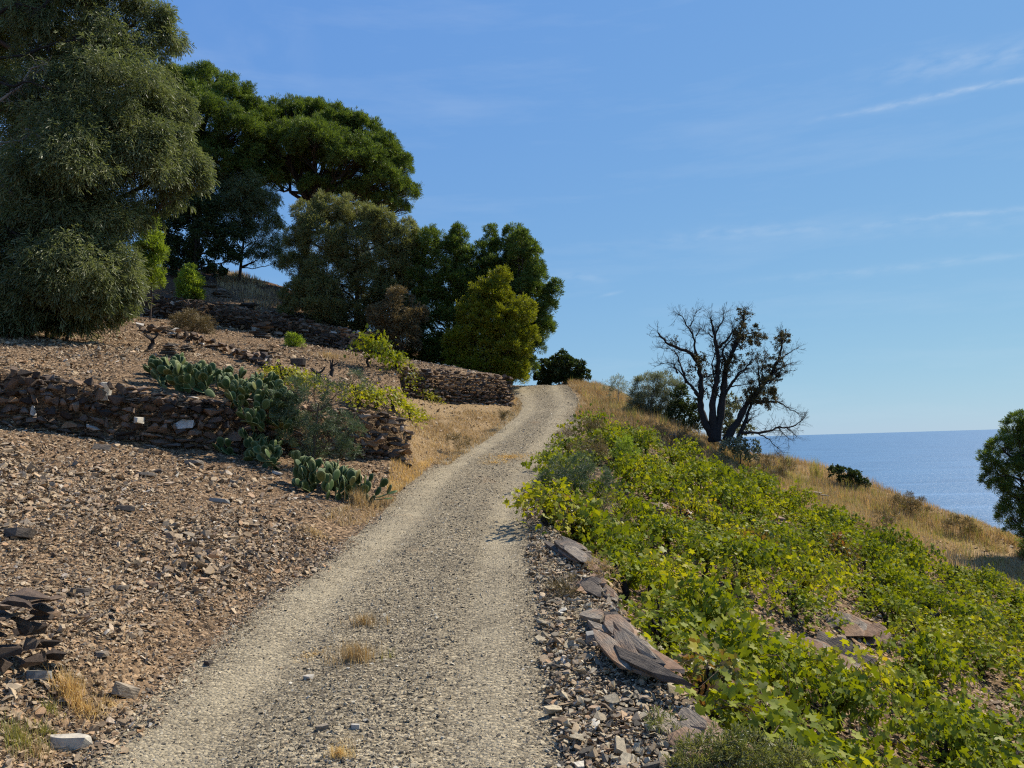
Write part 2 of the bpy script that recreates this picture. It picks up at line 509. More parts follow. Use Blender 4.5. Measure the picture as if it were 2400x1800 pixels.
def _road_extra(nt, pos, col):
    a = nt.nodes.new('ShaderNodeAttribute'); a.attribute_name = 'dust'
    n = _noise(nt, pos, 1.6, 5)
    f = _math(nt, 'MULTIPLY', a.outputs['Fac'], _math(nt, 'MULTIPLY', _math(nt, 'SUBTRACT', n, .22), 1.9, True), True)
    col = _mix(nt, _math(nt, 'MULTIPLY', f, .65), col, _mix(nt, _noise(nt, pos, 60, 4), (.38, .32, .21), (.52, .44, .29)))
    n2 = _noise(nt, pos, .9, 4)
    return _mix(nt, _math(nt, 'MULTIPLY', _math(nt, 'SUBTRACT', n2, .62), 5, True), col, (.30, .20, .11))


def _hill_extra(nt, pos, col):
    a = nt.nodes.new('ShaderNodeAttribute'); a.attribute_name = 'litter'
    col = _mix(nt, _math(nt, 'MULTIPLY', a.outputs['Fac'], .85), col, _mix(nt, _noise(nt, pos, 25, 4), (.05, .03, .018), (.16, .085, .045)))
    a2 = nt.nodes.new('ShaderNodeAttribute'); a2.attribute_name = 'straw'
    return _mix(nt, a2.outputs['Fac'], col, _mix(nt, _noise(nt, pos, 35, 5), (.20, .125, .06), (.42, .30, .15)))


M_road = ground_mat('gravel_dust', SUBGREY, 42, _road_extra)
M_hill = ground_mat('schist_scree', SUBSOIL, 24, _hill_extra)
M_vine_ground = ground_mat('vineyard_schist', SUBSOIL, 18, _hill_extra)
M_schist = rock_mat('schist_shard', SCHIST, scale=30)
M_grey = rock_mat('grey_gravel', GREYST, scale=40)
M_wall = rock_mat('wall_schist', WALLST, scale=22, bump=.8)

# ------------------------------------------------------------------ ground sheets
def grade(a, b, near, far_lo, far_hi, s0, s1):
    """dense spacing between a and b, stretching out to the far limits"""
    mid = np.arange(a, b, near)
    lo = [a]; st = s0
    while lo[-1] > far_lo: lo.append(lo[-1] - st); st *= 1.25
    hi = [mid[-1]]; st = s1
    while hi[-1] < far_hi: hi.append(hi[-1] + st); st *= 1.25
    return np.r_[np.array(lo[1:])[::-1], mid, np.array(hi[1:])]


def build_ground():
    gx = grade(-17, 18, .085, -260, 260, .12, .12)
    ny = [2.5]
    while ny[-1] < 46: ny.append(ny[-1] + max(.05, ny[-1] * .0052))
    ny = np.array(ny)
    lo = [2.5]; st = .1
    while lo[-1] > -160: lo.append(lo[-1] - st); st *= 1.3
    hi = [ny[-1]]; st = .3
    while hi[-1] < 320: hi.append(hi[-1] + st); st *= 1.25
    gy = np.r_[np.array(lo[1:])[::-1], ny, np.array(hi[1:])]
    X, Y = np.meshgrid(gx, gy)
    Z = H(X, Y)
    V = np.stack([X, Y, Z], -1).reshape(-1, 3)
    nx = len(gx)
    i = np.arange(len(gy) - 1)[:, None] * nx + np.arange(nx - 1)[None]
    Q = np.stack([i, i + 1, i + nx + 1, i + nx], -1).reshape(-1, 4)
    x, y = V[:, 0], V[:, 1]
    xl, xr = road_l(y), road_r(y)
    w = fbm(x * 1.5, y * 1.5, 4, 5) * .5
    d1 = np.exp(-((x - xl - .55 + w * .3) / .38) ** 2)
    rt = np.interp(y, [0, 4.8, 9, 14, 20, 30], [0.2, .04, -.02, .0, .55, 2.2])
    d2 = np.exp(-((x - rt + .25 + w * .2) / (.27 - .02)) ** 2)
    dust = np.clip(np.maximum(d1, d2) * 1.2, 0, 1)
    s1, _ = sdist(LINE1, x, y); s2, _ = sdist(LINE2, x, y); sr, _ = sdist(RIDGE, x, y)
    litter = sstep(1.5, 6, s2 + w * 3) * (x < xl)
    litter = np.maximum(litter, sstep(14, 16.5, -x + w * 3) * sstep(19, 22, y) * (s1 > 0))
    litter = np.maximum(litter, sstep(31, 34, y) * (s1 > 0) * (x < xl) * sstep(-7, -4, x))
    straw = np.where(x > xr - .2, sstep(-6.5, -3.8, sr + w * 2.5) * sstep(20, 24, y), 0)
    straw = np.maximum(straw, ((x < xl + .1) & (s1 < 0)) * sstep(19, 21, y) * .8)
    cx = V[Q].mean(1)
    road = (cx[:, 0] > road_l(cx[:, 1])) & (cx[:, 0] < road_r(cx[:, 1]) + .03) & (cx[:, 1] < 90)
    left = ~road & (cx[:, 0] < .5 * (road_l(cx[:, 1]) + road_r(cx[:, 1])))
    right = ~road & ~left
    for nm, mk, mt in (('gravel_track', road, M_road), ('hillside', left, M_hill), ('vineyard_slope', right, M_vine_ground)):
        q = Q[mk]; used = np.unique(q); mp = np.zeros(len(V), int); mp[used] = np.arange(len(used))
        me = mesh_from(nm, V[used], mp[q], mt, True, {'dust': dust[used], 'litter': litter[used], 'straw': straw[used]})
        tag(link(nm, me), kind='structure')


build_ground()


def build_sea():
    m, nt, out = newmat('sea_water')
    geo = nt.nodes.new('ShaderNodeNewGeometry'); pos = geo.outputs['Position']
    mp = nt.nodes.new('ShaderNodeMapping'); nt.links.new(pos, mp.inputs[0])
    mp.inputs['Rotation'].default_value = (0, 0, math.radians(20)); mp.inputs['Scale'].default_value = (.5, 1, 1)
    n1 = _noise(nt, mp.outputs[0], .35, 6, .6)
    n2 = _noise(nt, mp.outputs[0], .012, 6, .65)
    p = nt.nodes.new('ShaderNodeBsdfPrincipled')
    col = _ramp(nt, n2, [(.35, (.040, .115, .215)), (.65, (.055, .145, .26))])
    # thin pale lines in the water colour across the bay
    sep = nt.nodes.new('ShaderNodeSeparateXYZ'); nt.links.new(pos, sep.inputs[0])
    wob = _math(nt, 'MULTIPLY', _noise(nt, pos, .004, 3), 90)
    yy = _math(nt, 'ADD', _math(nt, 'ADD', sep.outputs[1], _math(nt, 'MULTIPLY', sep.outputs[0], .10)), wob)
    for c0, wd, st in ((760, 9, .22), (900, 8, .15), (640, 7, .2)):
        q = _math(nt, 'DIVIDE', _math(nt, 'SUBTRACT', yy, float(c0)), float(wd))
        g = _math(nt, 'MULTIPLY', _math(nt, 'POWER', 2.718, _math(nt, 'MULTIPLY', _math(nt, 'MULTIPLY', q, q), -1.0)), st)
        col = _mix(nt, g, col, (.16, .30, .48))
    nt.links.new(col, p.inputs['Base Color'])
    p.inputs['Roughness'].default_value = .42
    p.inputs['Specular IOR Level'].default_value = .22
    nt.links.new(_bump(nt, n1, .9, 1.4), p.inputs['Normal'])
    nt.links.new(p.outputs[0], out.inputs[0])
    g = [-90000, -20000, -5000, -1500, -400, 0, 400, 1500, 5000, 20000, 90000]
    gy = [-30000, -5000, -400, 0, 200, 500, 1000, 2500, 6000, 20000, 60000, 130000]
    X, Y = np.meshgrid(g, gy)
    V = np.stack([X, Y, np.full(X.shape, -55.0)], -1).reshape(-1, 3)
    i = np.arange(len(gy) - 1)[:, None] * len(g) + np.arange(len(g) - 1)[None]
    Q = np.stack([i, i + 1, i + len(g) + 1, i + len(g)], -1).reshape(-1, 4)
    tag(link('sea', mesh_from('sea', V, Q, m)), kind='structure')


build_sea()

# ------------------------------------------------------------------ stones
def hull_mesh(name, pts, mat, smooth=False):
    bm = bmesh.new()
    for p in pts: bm.verts.new(p)
    r = bmesh.ops.convex_hull(bm, input=bm.verts)
    bmesh.ops.delete(bm, geom=[g for g in r['geom_interior'] if isinstance(g, bmesh.types.BMVert)], context='VERTS')
    bmesh.ops.triangulate(bm, faces=bm.faces)
    bmesh.ops.recalc_face_normals(bm, faces=bm.faces)
    me = bpy.data.meshes.new(name); bm.to_mesh(me); bm.free()
    me.materials.append(mat)
    return me


def shard_pts(n, flat, blocky=.0):
    """angular flat chip inside the unit box"""
    t = RNG.uniform(0, 2 * math.pi, n)
    r = RNG.uniform(.55, 1, n)
    x = np.cos(t) * r; y = np.sin(t) * r
    k = RNG.uniform(.7, 1, n) * np.where(RNG.random(n) < .5, -1, 1)
    z = k * flat
    p = np.c_[x, y, z + x * RNG.normal(0, .12)]
    return p * .5


def mesh_np(me):
    V = np.empty(len(me.vertices) * 3); me.vertices.foreach_get('co', V)
    F = np.empty(len(me.polygons) * 3, dtype=np.int32); me.loops.foreach_get('vertex_index', F)
    return V.reshape(-1, 3), F.reshape(-1, 3)


SHARDS = {}
for key, mat in (('schist', M_schist), ('grey', M_grey), ('wall', M_wall)):
    SHARDS[key] = [hull_mesh('shard', shard_pts(RNG.integers(9, 13), RNG.uniform(.12, .34) if key != 'grey' else RNG.uniform(.2, .45)), mat) for _ in range(8)]
def _block():
    n = int(RNG.integers(9, 14)); d = ball_dirs(n)
    p = d / (np.abs(d) ** 3.2).sum(1)[:, None] ** (1 / 3.2) * RNG.uniform(.6, 1.0, n)[:, None]
    p[:, 2] += p[:, 0] * RNG.normal(0, .25)
    p /= np.abs(p).max(0)
    return p * .5


def ball_dirs(n, zmin=-1.0):
    z = RNG.uniform(zmin, 1, n); t = RNG.uniform(0, 6.283, n); r = np.sqrt(1 - z * z)
    return np.c_[r * np.cos(t), r * np.sin(t), z]


BLOCKS = [hull_mesh('wall_stone', _block(), M_wall) for _ in range(16)]


def instancer(name, pts, rot, scl, variants):
    n = len(pts)
    me = bpy.data.meshes.new(name)
    me.vertices.add(n); me.vertices.foreach_set('co', np.asarray(pts, np.float32).ravel())
    for an, ty, val in (('rot', 'FLOAT_VECTOR', rot), ('scl', 'FLOAT_VECTOR', scl)):
        a = me.attributes.new(an, ty, 'POINT'); a.data.foreach_set('vector', np.asarray(val, np.float32).ravel())
    a = me.attributes.new('pick', 'INT', 'POINT'); a.data.foreach_set('value', RNG.integers(0, len(variants), n).astype(np.int32))
    o = link(name, me)
    ng = bpy.data.node_groups.new(name, 'GeometryNodeTree')
    ng.interface.new_socket('Geometry', in_out='INPUT', socket_type='NodeSocketGeometry')
    ng.interface.new_socket('Geometry', in_out='OUTPUT', socket_type='NodeSocketGeometry')
    N, L = ng.nodes, ng.links
    gi = N.new('NodeGroupInput'); go = N.new('NodeGroupOutput')
    join = N.new('GeometryNodeJoinGeometry')
    for vm in variants:
        vo = bpy.data.objects.new('shard_source', vm)
        oi = N.new('GeometryNodeObjectInfo'); oi.inputs['Object'].default_value = vo
        g2 = N.new('GeometryNodeGeometryToInstance')
        L.new(oi.outputs['Geometry'], g2.inputs[0]); L.new(g2.outputs[0], join.inputs[0])
    ip = N.new('GeometryNodeInstanceOnPoints'); ip.inputs['Pick Instance'].default_value = True
    def attr(nm, ty):
        a = N.new('GeometryNodeInputNamedAttribute'); a.data_type = ty; a.inputs['Name'].default_value = nm
        return a.outputs['Attribute']
    L.new(gi.outputs[0], ip.inputs['Points']); L.new(join.outputs[0], ip.inputs['Instance'])
    L.new(attr('pick', 'INT'), ip.inputs['Instance Index'])
    e2r = N.new('FunctionNodeEulerToRotation'); L.new(attr('rot', 'FLOAT_VECTOR'), e2r.inputs[0])
    L.new(e2r.outputs[0], ip.inputs['Rotation']); L.new(attr('scl', 'FLOAT_VECTOR'), ip.inputs['Scale'])
    L.new(ip.outputs[0], go.inputs[0])
    md = o.modifiers.new('scatter', 'NODES'); md.node_group = ng
    return o


def slope_rot(x, y, tilt, spin=None):
    """euler angles that lay a chip on the slope with some random tilt"""
    e = .15
    zx = (H(x + e, y, False) - H(x - e, y, False)) / (2 * e); zy = (H(x, y + e, False) - H(x, y - e, False)) / (2 * e)
    zx = np.clip(zx, -.6, .6); zy = np.clip(zy, -.6, .6)
    n = len(x)
    return np.c_[np.arctan(zy) + RNG.normal(0, tilt, n), -np.arctan(zx) + RNG.normal(0, tilt, n), RNG.uniform(0, 6.28, n)]


def in_view(x, y, z, pad=60):
    p = np.c_[x, y, z] @ CR
    u = 1200 + p[:, 0] / -p[:, 2] * F_PX; v = 900 - p[:, 1] / -p[:, 2] * F_PX
    return (p[:, 2] < 0) & (u > -pad * 4) & (u < 2400 + pad * 4) & (v > -400) & (v < 1800 + pad * 5)


def powersize(n, lo, hi, a=2.2):
    u = RNG.random(n)
    return (lo ** -a + u * (hi ** -a - lo ** -a)) ** (-1 / a)


def spread(n, x0, x1, y0, y1, near=1.4):
    """points thinning out with distance from the near end"""
    u = RNG.random(n)
    y = y0 * (y1 / y0) ** (u ** (1 / near))
    return RNG.uniform(x0, x1, n), y


def stones_over():
    # scree and terraces left of the track
    x, y = spread(215000, -17, 3, 3.2, 44, .9)
    x2, y2 = spread(110000, -8.5, -2, 3.2, 12, 1.0); x, y = np.r_[x, x2], np.r_[y, y2]
    keep = (x < road_l(y) + .05 + np.abs(RNG.normal(0, .14, len(x)))) & in_view(x, y, H(x, y, False))
    s1, _ = sdist(LINE1, x, y); s2, _ = sdist(LINE2, x, y)
    keep &= (np.abs(s1) > .04) & ~((s2 > 2.5) & (RNG.random(len(x)) < .6))
    keep &= RNG.random(len(x)) < np.where((s1 < 0) & (y > 19.5), .45, 1)
    x, y = x[keep], y[keep]
    n = len(x)
    size = powersize(n, .025, .15, 2.2) * (.85 + .35 * np.clip(y / 14, 0, 1.6))
    patch = np.clip(fbm(x * .8, y * .8, 4, 31) * 1.7 + .85, .55, 1.5)
    size *= patch
    size *= .6 + .4 * sstep(-.1, 1.0, road_l(y) - x)
    z = H(x, y) + size * .20
    big = np.argsort(-(size / np.hypot(y, 1)) - (RNG.random(n) * .0))[:260]
    rot = slope_rot(x, y, .5)
    scl = np.c_[size * RNG.uniform(.8, 1.5, n), size * RNG.uniform(.5, .9, n), size * RNG.uniform(.6, 1.3, n)]
    parent = bpy.data.objects['hillside']
    for i in big:
        o = link('stone', SHARDS['schist'][RNG.integers(8)], parent)
        o.location = (x[i], y[i], z[i]); o.rotation_euler = rot[i]; o.scale = scl[i] * np.array([1, 1, 1.3])
    m = np.ones(n, bool); m[big] = False
    tag(instancer('scree', np.c_[x, y, z][m], rot[m], scl[m], SHARDS['schist']), kind='stuff')
    # gravel on the track and the heap of chippings along its right edge
    x, y = spread(185000, -4, 4, 3.4, 38, .75)
    xl, xr = road_l(y), road_r(y)
    keep = (x > xl - .1) & (x < xr + .25) & in_view(x, y, H(x, y, False))
    x, y = x[keep], y[keep]; xl, xr = road_l(y), road_r(y); n = len(x)
    rt = np.interp(y, [0, 4.8, 9, 14, 20, 30], [0.2, .04, -.02, .0, .55, 2.2])
    wob = fbm(x * 2, y * 2, 3, 77) * .5
    t1 = np.exp(-((x - xl - .55 + wob * .3) / .42) ** 2); t2 = np.exp(-((x - rt + .25 + wob * .2) / .30) ** 2)
    shoulder = sstep(.0, .25, x - rt - .05 + wob * .4) * (y < 15)
    keep = RNG.random(n) < np.clip(1 - .48 * np.maximum(t1, t2) * (1 - shoulder), 0, 1)
    size = powersize(n, .012, .055, 2.7) * (1 + .25 * np.clip((y - 6) / 10, 0, 1.5)) * (1 - .35 * np.maximum(t1, t2))
    size = np.where(shoulder > .5, powersize(n, .026, .15, 2.3), size)
    x, y, size, sh = x[keep], y[keep], size[keep], shoulder[keep]; n = len(x)
    lift = np.where(sh > 0, sh * .05 * (1 + fbm(x * 5, y * 5, 3, 4)), 0)
    z = H(x, y) + size * .12 + lift * RNG.uniform(0, 1, n)
    rot = slope_rot(x, y, .46)
    scl = np.c_[size * RNG.uniform(.8, 1.4, n), size * RNG.uniform(.6, 1, n), size * RNG.uniform(.7, 1.2, n)]
    big = np.argsort(-size / y)[:220]
    parent = bpy.data.objects['gravel_track']
    for i in big:
        o = link('stone', SHARDS['grey' if RNG.random() < .6 else 'schist'][RNG.integers(8)], parent)
        o.location = (x[i], y[i], z[i]); o.rotation_euler = rot[i]; o.scale = scl[i]
    m = np.ones(n, bool); m[big] = False
    ms = m & (sh > .4) & (RNG.random(n) < .6)
    tag(instancer('gravel', np.c_[x, y, z][m & ~ms], rot[m & ~ms], scl[m & ~ms], SHARDS['grey']), kind='stuff')
    tag(instancer('rubble', np.c_[x, y, z][ms], rot[ms], scl[ms], SHARDS['schist']), kind='stuff')
    # chips between the vines
    x, y = spread(26000, .5, 17, 4, 30, 1.0)
    keep = (x > road_r(y) + .1) & in_view(x, y, H(x, y, False)); x, y = x[keep], y[keep]; n = len(x)
    size = powersize(n, .05, .22, 2.0)
    scl = np.c_[size * 1.2, size * .8, size]
    tag(instancer('vineyard_rubble', np.c_[x, y, H(x, y) + size * .1], slope_rot(x, y, .3), scl, SHARDS['schist']), kind='stuff')


stones_over()


# ------------------------------------------------------------------ dry stone walls
def along(line, s):
    d = np.linalg.norm(np.diff(line[:, :2], axis=0), axis=1); c = np.r_[0, np.cumsum(d)]
    x = np.interp(s, c, line[:, 0]); y = np.interp(s, c, line[:, 1])
    i = np.clip(np.searchsorted(c, s) - 1, 0, len(d) - 1)
    t = (line[i + 1, :2] - line[i, :2]) / d[i][:, None] if hasattr(s, '__len__') else (line[i + 1, :2] - line[i, :2]) / d[i]
    return x, y, t, c[-1]


def stone_wall(name, pts, label, w=(.12, .36), h=(.06, .14), top=None, maxparts=290, group='dry stone terrace walls', mat=None):
    line = np.array([p[:2] for p in pts])
    L = along(line, 0.0)[3]
    S = []
    zoff = 0
    course = 0
    cur = {}
    nseg = int(L / .1) + 1
    ss = np.linspace(0, L, nseg)
    X, Y, T, _ = along(line, ss)
    nx, ny = -T[:, 1], T[:, 0]
    zb = H(X - nx * .22, Y - ny * .22, False) - .05
    zt = H(X + nx * .35, Y + ny * .35, False) + .02 if top is None else zb + top
    zt = zt + fbm(ss * 1.1, ss * 0 + 3.3, 3, 8) * .28
    hgt = zb.copy()
    while True:
        s = RNG.uniform(-.1, .1); placed = False
        ch = RNG.uniform(*h)
        while s < L:
            wd = RNG.uniform(*w) * (.45 + .9 * RNG.random())
            sc = min(s + wd / 2, L)
            j = int(np.clip(sc / L * (nseg - 1), 0, nseg - 1))
            k = int(np.clip(sc / L * (nseg - 1) + .5, 0, nseg - 1))
            a = int(np.clip(s / L * (nseg - 1), 0, nseg - 1)); b = int(np.clip((s + wd) / L * (nseg - 1), 0, nseg - 1)) + 1
            z0 = hgt[a:b].mean()
            hh = ch * RNG.uniform(.7, 1.35)
            if z0 + hh * .45 < zt[j]:
                out = RNG.normal(.03, .03) + .10 * (zt[j] - z0) * -.2
                S.append((X[j] - nx[j] * out, Y[j] - ny[j] * out, z0 + hh / 2, wd * 1.12, RNG.uniform(.16, .34), hh * 1.28, math.atan2(T[j, 1], T[j, 0])))
                hgt[a:b] = z0 + hh * .90; placed = True
            s += wd * 1.0
        course += 1
        if not placed or course > 40: break
    S = np.array(S)
    root = empty(name, (X[0], Y[0], zb[0]), label, 'stone wall', group)
    org = np.array([X[0], Y[0], zb[0]])
    area = S[:, 3] * S[:, 5] / np.hypot(S[:, 1], 3) ** 2
    order = np.argsort(-area)
    g = Geo()
    for n_, i in enumerate(order):
        x, y, z, a, b, c, yaw = S[i]
        me = BLOCKS[RNG.integers(len(BLOCKS))]
        eul = Euler((RNG.normal(0, .16), RNG.normal(0, .11), yaw + RNG.normal(0, .3)))
        if n_ < maxparts:
            o = link('stone', me, root)
            o.location = Vector((x, y, z)) - Vector(org); o.rotation_euler = eul; o.scale = (a, b, c)
        else:
            V, F = mesh_np(me)
            M = np.array(eul.to_matrix())
            g.add((V * [a, b, c]) @ M.T + [x, y, z] - org, F)
    if g.n:
        tag(link('small_stones', g.mesh('small_stones', M_wall), root), kind='stuff')
    return root, org


wA, orgA = stone_wall('dry_stone_wall', [P(-620, 948, 13.7), P(-300, 965, 14.2), P(0, 1000, 15), P(250, 1030, 15.6), P(500, 1060, 16.4), P(740, 1070, 17.6), P(965, 1080, 19)],
                      'long dark dry stone wall on the left, prickly pear growing over its top', w=(.12, .36), h=(.055, .15))
wB, orgB = stone_wall('dry_stone_wall', [p for p in w3], 'dark dry stone wall at the upper bend of the track below the pines', w=(.09, .3), h=(.05, .11))
wC, orgC = stone_wall('dry_stone_wall', [p for p in w2], 'highest terrace wall of dark stones, running down from the big left tree', w=(.14, .4), h=(.08, .17))
_p = [spot(-220, 1545), spot(-20, 1560), spot(60, 1565), spot(120, 1560)]
wD, orgD = stone_wall('dry_stone_wall', _p, 'broken stub of wall at the foot of the scree, bottom left corner', w=(.08, .24), h=(.03, .09), top=.72)
_p = [spot(330, 775), spot(450, 800), spot(540, 832), spot(640, 868)]
wE, orgE = stone_wall('low_stone_wall', _p, 'low sunken row of dark slabs across the middle terrace above the prickly pear', w=(.2, .7), h=(.07, .13), top=.34)
_p = [P(800, 838, 33.2), P(862, 843, 33.2)]
wF, orgF = stone_wall('stone_pillar', [np.array([a[0], a[1] , a[2]]) for a in _p], 'short square pile of stones closing the right end of the highest terrace wall', w=(.15, .4), h=(.09, .16), top=1.15, group='dry stone terrace walls')
wF['category'] = 'stone pile'


def lump(name, size, mat, seed, sub=4):
    """an angular stone of a few split layers"""
    r = np.random.default_rng(seed)
    L, W, Hh = size
    nl = int(np.clip(round(Hh / .036), 3, 10)) if L > .55 else 1
    bm = bmesh.new()
    base = r.uniform(0, 6.28)
    for k in range(nl):
        zc = (k + .5) / nl - .5
        n = int(r.integers(8, 12)) if L > .55 else 13
        t = np.sort(r.uniform(0, 6.283, n)); q = r.uniform(.55, 1.1, n)
        e = 1 / (np.abs(np.cos(t)) ** 2.3 + np.abs(np.sin(t)) ** 2.3) ** (1 / 2.3)
        shrink = (1 - .40 * max(0, zc) - .15 * abs(zc)) * r.uniform(.80, 1.06)
        x = np.cos(t) * e * q * .5 * L * shrink + r.normal(0, .05) * L; y = np.sin(t) * e * q * .5 * W * shrink + r.normal(0, .06) * W
        th = Hh / nl * (r.uniform(.5, 1.1) if L > .55 else .85)
        zb = np.where(r.random(n) < .5, -1, 1) * th * .55 * r.uniform(.6, 1, n)
        if L > .55:
            y *= (1 - .45 * (np.abs(x) / (.5 * L)) ** 2); x += r.normal(0, .07) * L; y += r.normal(0, .07) * W + zc * W * .35
        pts = np.concatenate([np.c_[x, y, zc * Hh + zb + x * r.normal(0, .03)], np.c_[x * .86, y * .86, zc * Hh - zb]])
        vs = [bm.verts.new(p) for p in pts]
        h = bmesh.ops.convex_hull(bm, input=vs)
        bmesh.ops.delete(bm, geom=list({g for g in h['geom_interior'] + h['geom_unused'] if isinstance(g, bmesh.types.BMVert)}), context='VERTS')
    bmesh.ops.triangulate(bm, faces=bm.faces)
    bmesh.ops.recalc_face_normals(bm, faces=bm.faces)
    me = bpy.data.meshes.new(name); bm.to_mesh(me); bm.free(); me.materials.append(mat)
    return me


M_white = rock_mat('quartz_white', [(0, (.40, .36, .29)), (1, (.50, .46, .38))], scale=14, strata=False)
M_blue = rock_mat('blue_grey_stone', [(0, (.19, .185, .17)), (1, (.27, .255, .22))], scale=10)
M_rust = rock_mat('rusty_slab', [(0, (.25, .155, .095)), (1, (.35, .225, .135))], scale=9, patch=(.29, .23, .165), grain=True)
M_slab = rock_mat('pale_slab', [(0, (.20, .165, .125)), (1, (.32, .265, .195))], scale=9, patch=(.27, .165, .095), bump=1.0, grain=True)
M_dark = rock_mat('dark_slab', [(0, (.09, .075, .06)), (1, (.15, .12, .09))], scale=10, bump=1.0, grain=True)

# capstones picked out on the long wall: parts of it
for (u, v, w_, h_, mt, lb) in ((243, 918, .38, .42, M_white, 'white quartz capstone'), (312, 926, .56, .34, M_blue, 'blue grey capstone'),
                               (385, 938, .75, .22, M_rust, 'rusty capstone'), (470, 950, .8, .26, M_dark, None), (325, 985, .26, .16, M_white, 'small white stone'), (110, 895, .6, .3, M_dark, None), (40, 885, .5, .3, M_dark, None)):
    p = spot(u, v + 6)
    s1, _ = sdist(LINE1, np.array([p[0]]), np.array([p[1]]))
    p = P(u, v, p[1])
    o = link('stone', lump('capstone', (w_, .35, h_), mt, int(u)), wA)
    o.location = Vector(p) - Vector(orgA)
    if h_ < .2: o.location = Vector(P(u, v, 15.55)) - Vector(orgA)
    o.rotation_euler = (0, .08, .35)
    if lb: o['label'] = lb

# ------------------------------------------------------------------ single rocks
ROCKS = [  # u, v, (length, width, height), yaw, pitch, roll, material, label
    (1388, 1512, (.22, .2, .15), .3, 0, 0, M_blue, 'rounded pale grey stone lying left of the longest slab outcrop'),
    (1700, 1772, (.34, .28, .18), -.3, .1, .1, M_rust, 'pinkish stone beside the green prickly shrub at the bottom edge'),
    (1540, 1215, (1.0, .45, .35), -.8, .2, .3, M_rust, 'brown layered rock showing between the vines near the grey brush'),
    (1390, 1175, (.5, .4, .35), -.6, .1, .1, M_slab, 'pale rock in the grey brush right of the track'),
    (1420, 1025, (.7, .5, .22), .2, .1, 0, M_slab, 'flat white rock at the top of the vine slope by the track'),
    (1440, 1050, (.5, .4, .4), .2, .1, 0, M_dark, 'dark rock under the flat white rock'),
    (1820, 1235, (.7, .5, .3), -.3, .2, .1, M_rust, 'brown rock heap in the upper vines below the grass ridge'),
    (1905, 1165, (.9, .4, .2), -.5, .1, .1, M_slab, 'pale rock at the lower edge of the ridge grass'),
    (1620, 1262, (.6, .35, .25), -.8, .2, .1, M_slab, 'small pale rock deep among the vines, right of the brown layered rock'),
    (85, 1590, (.26, .15, .07), .2, .1, -.25, M_blue, 'pale grey slab lying below the broken wall stub'),
    (160, 1722, (.32, .16, .09), .1, .1, -.1, M_white, 'white flat stone at the left edge of the track'),
    (235, 1540, (.16, .13, .05), .4, .1, -.1, M_slab, 'small tan stone on the lower scree'),
    (278, 1388, (.2, .14, .05), .2, .1, -.2, M_slab, 'flat tan slab in the middle of the scree'),
    (355, 1362, (.2, .13, .05), .1, .15, -.1, M_rust, 'orange slab in the middle of the scree'),
    (300, 1628, (.34, .13, .12), 1.0, .5, .1, M_slab, 'small slab standing on edge where the scree meets the track'),
    (190, 1388, (.24, .14, .06), .2, .1, -.2, M_dark, 'dark slab left of the flat tan slab on the scree'),
    (300, 1200, (.26, .16, .08), .2, .1, -.3, M_dark, 'dark stone in the upper scree below the long wall'),
    (510, 1182, (.34, .18, .07), .2, .15, -.3, M_blue, 'blue grey slab on the scree below the long wall'),
    (345, 1120, (.36, .2, .08), .1, .1, -.4, M_slab, 'long tan slab on the scree, left of the blue grey slab'),
    (455, 1085, (.42, .22, .1), .2, .1, -.4, M_slab, 'wide tan slab just below the long wall'),
    (235, 1058, (.42, .25, .12), .2, .1, -.3, M_slab, 'tan slab leaning at the foot of the long wall'),
    (650, 1112, (.3, .17, .07), -.6, .2, -.2, M_white, 'white slab beside the lower prickly pear'),
    (40, 1250, (.36, .24, .12), .2, .1, -.3, M_dark, 'dark split slab at the left edge of the scree'),
    (720, 1580, (.12, .09, .04), 0, 0, 0, M_white, 'small pale stone in the middle of the track, below the dry tuft'),
    (760, 1698, (.13, .08, .04), .2, 0, 0, M_slab, 'flat pale chip on the track near the bottom edge'),
    (835, 1700, (.10, .06, .04), 0, 0, 0, M_white, 'narrow white chip on the track, right of the flat pale chip'),
    (490, 1550, (.08, .06, .05), 0, 0, 0, M_dark, 'small dark stone on the left wheel track'),
    (520, 695, (1.0, .6, .5), .1, .1, -.3, M_slab, 'pale boulder on the bank above the highest terrace wall'),
    (490, 672, (.9, .5, .25), .2, 0, -.2, M_slab, 'tan slab sticking out uphill of the pale boulder'),
    (495, 640, (.8, .4, .7), .2, 0, -.2, M_slab, 'upright tan block on the crest under the dark oak'),
    (580, 722, (1.1, .5, .4), -.1, 0, -.3, M_dark, 'dark ledge downhill of the pale boulder'),
    (740, 772, (.8, .5, .5), 0, 0, 0, M_slab, 'pale stone resting on the highest terrace wall'),
    (860, 812, (.5, .4, .35), 0, 0, 0, M_dark, 'dark stone beside the stone pillar'),
    (612, 792, (.9, .6, .9), 0, 0, 0, M_dark, 'dark weathered stump like rock in front of the highest wall'),
    (600, 782, (.42, .3, .4), 0, 0, 0, M_white, 'white stone on the dark stump like rock'),
    (395, 835, (.6, .5, .5), 0, 0, 0, M_dark, 'dark rock on the middle terrace left above the prickly pear'),
    (440, 822, (.6, .4, .2), 0, .1, -.2, M_slab, 'flat pale rock on the middle terrace next to the dark rock'),
    (612, 838, (.9, .5, .3), -.2, 0, -.2, M_dark, 'dark flat rock above the right side of the prickly pear'),
    (700, 855, (.5, .4, .3), 0, 0, 0, M_dark, 'small dark rock on the bare terrace above the yellow vines'),
    (1000, 905, (.4, .3, .3), 0, 0, 0, M_dark, 'dark round stone at the tip of the yellow vines'),
]


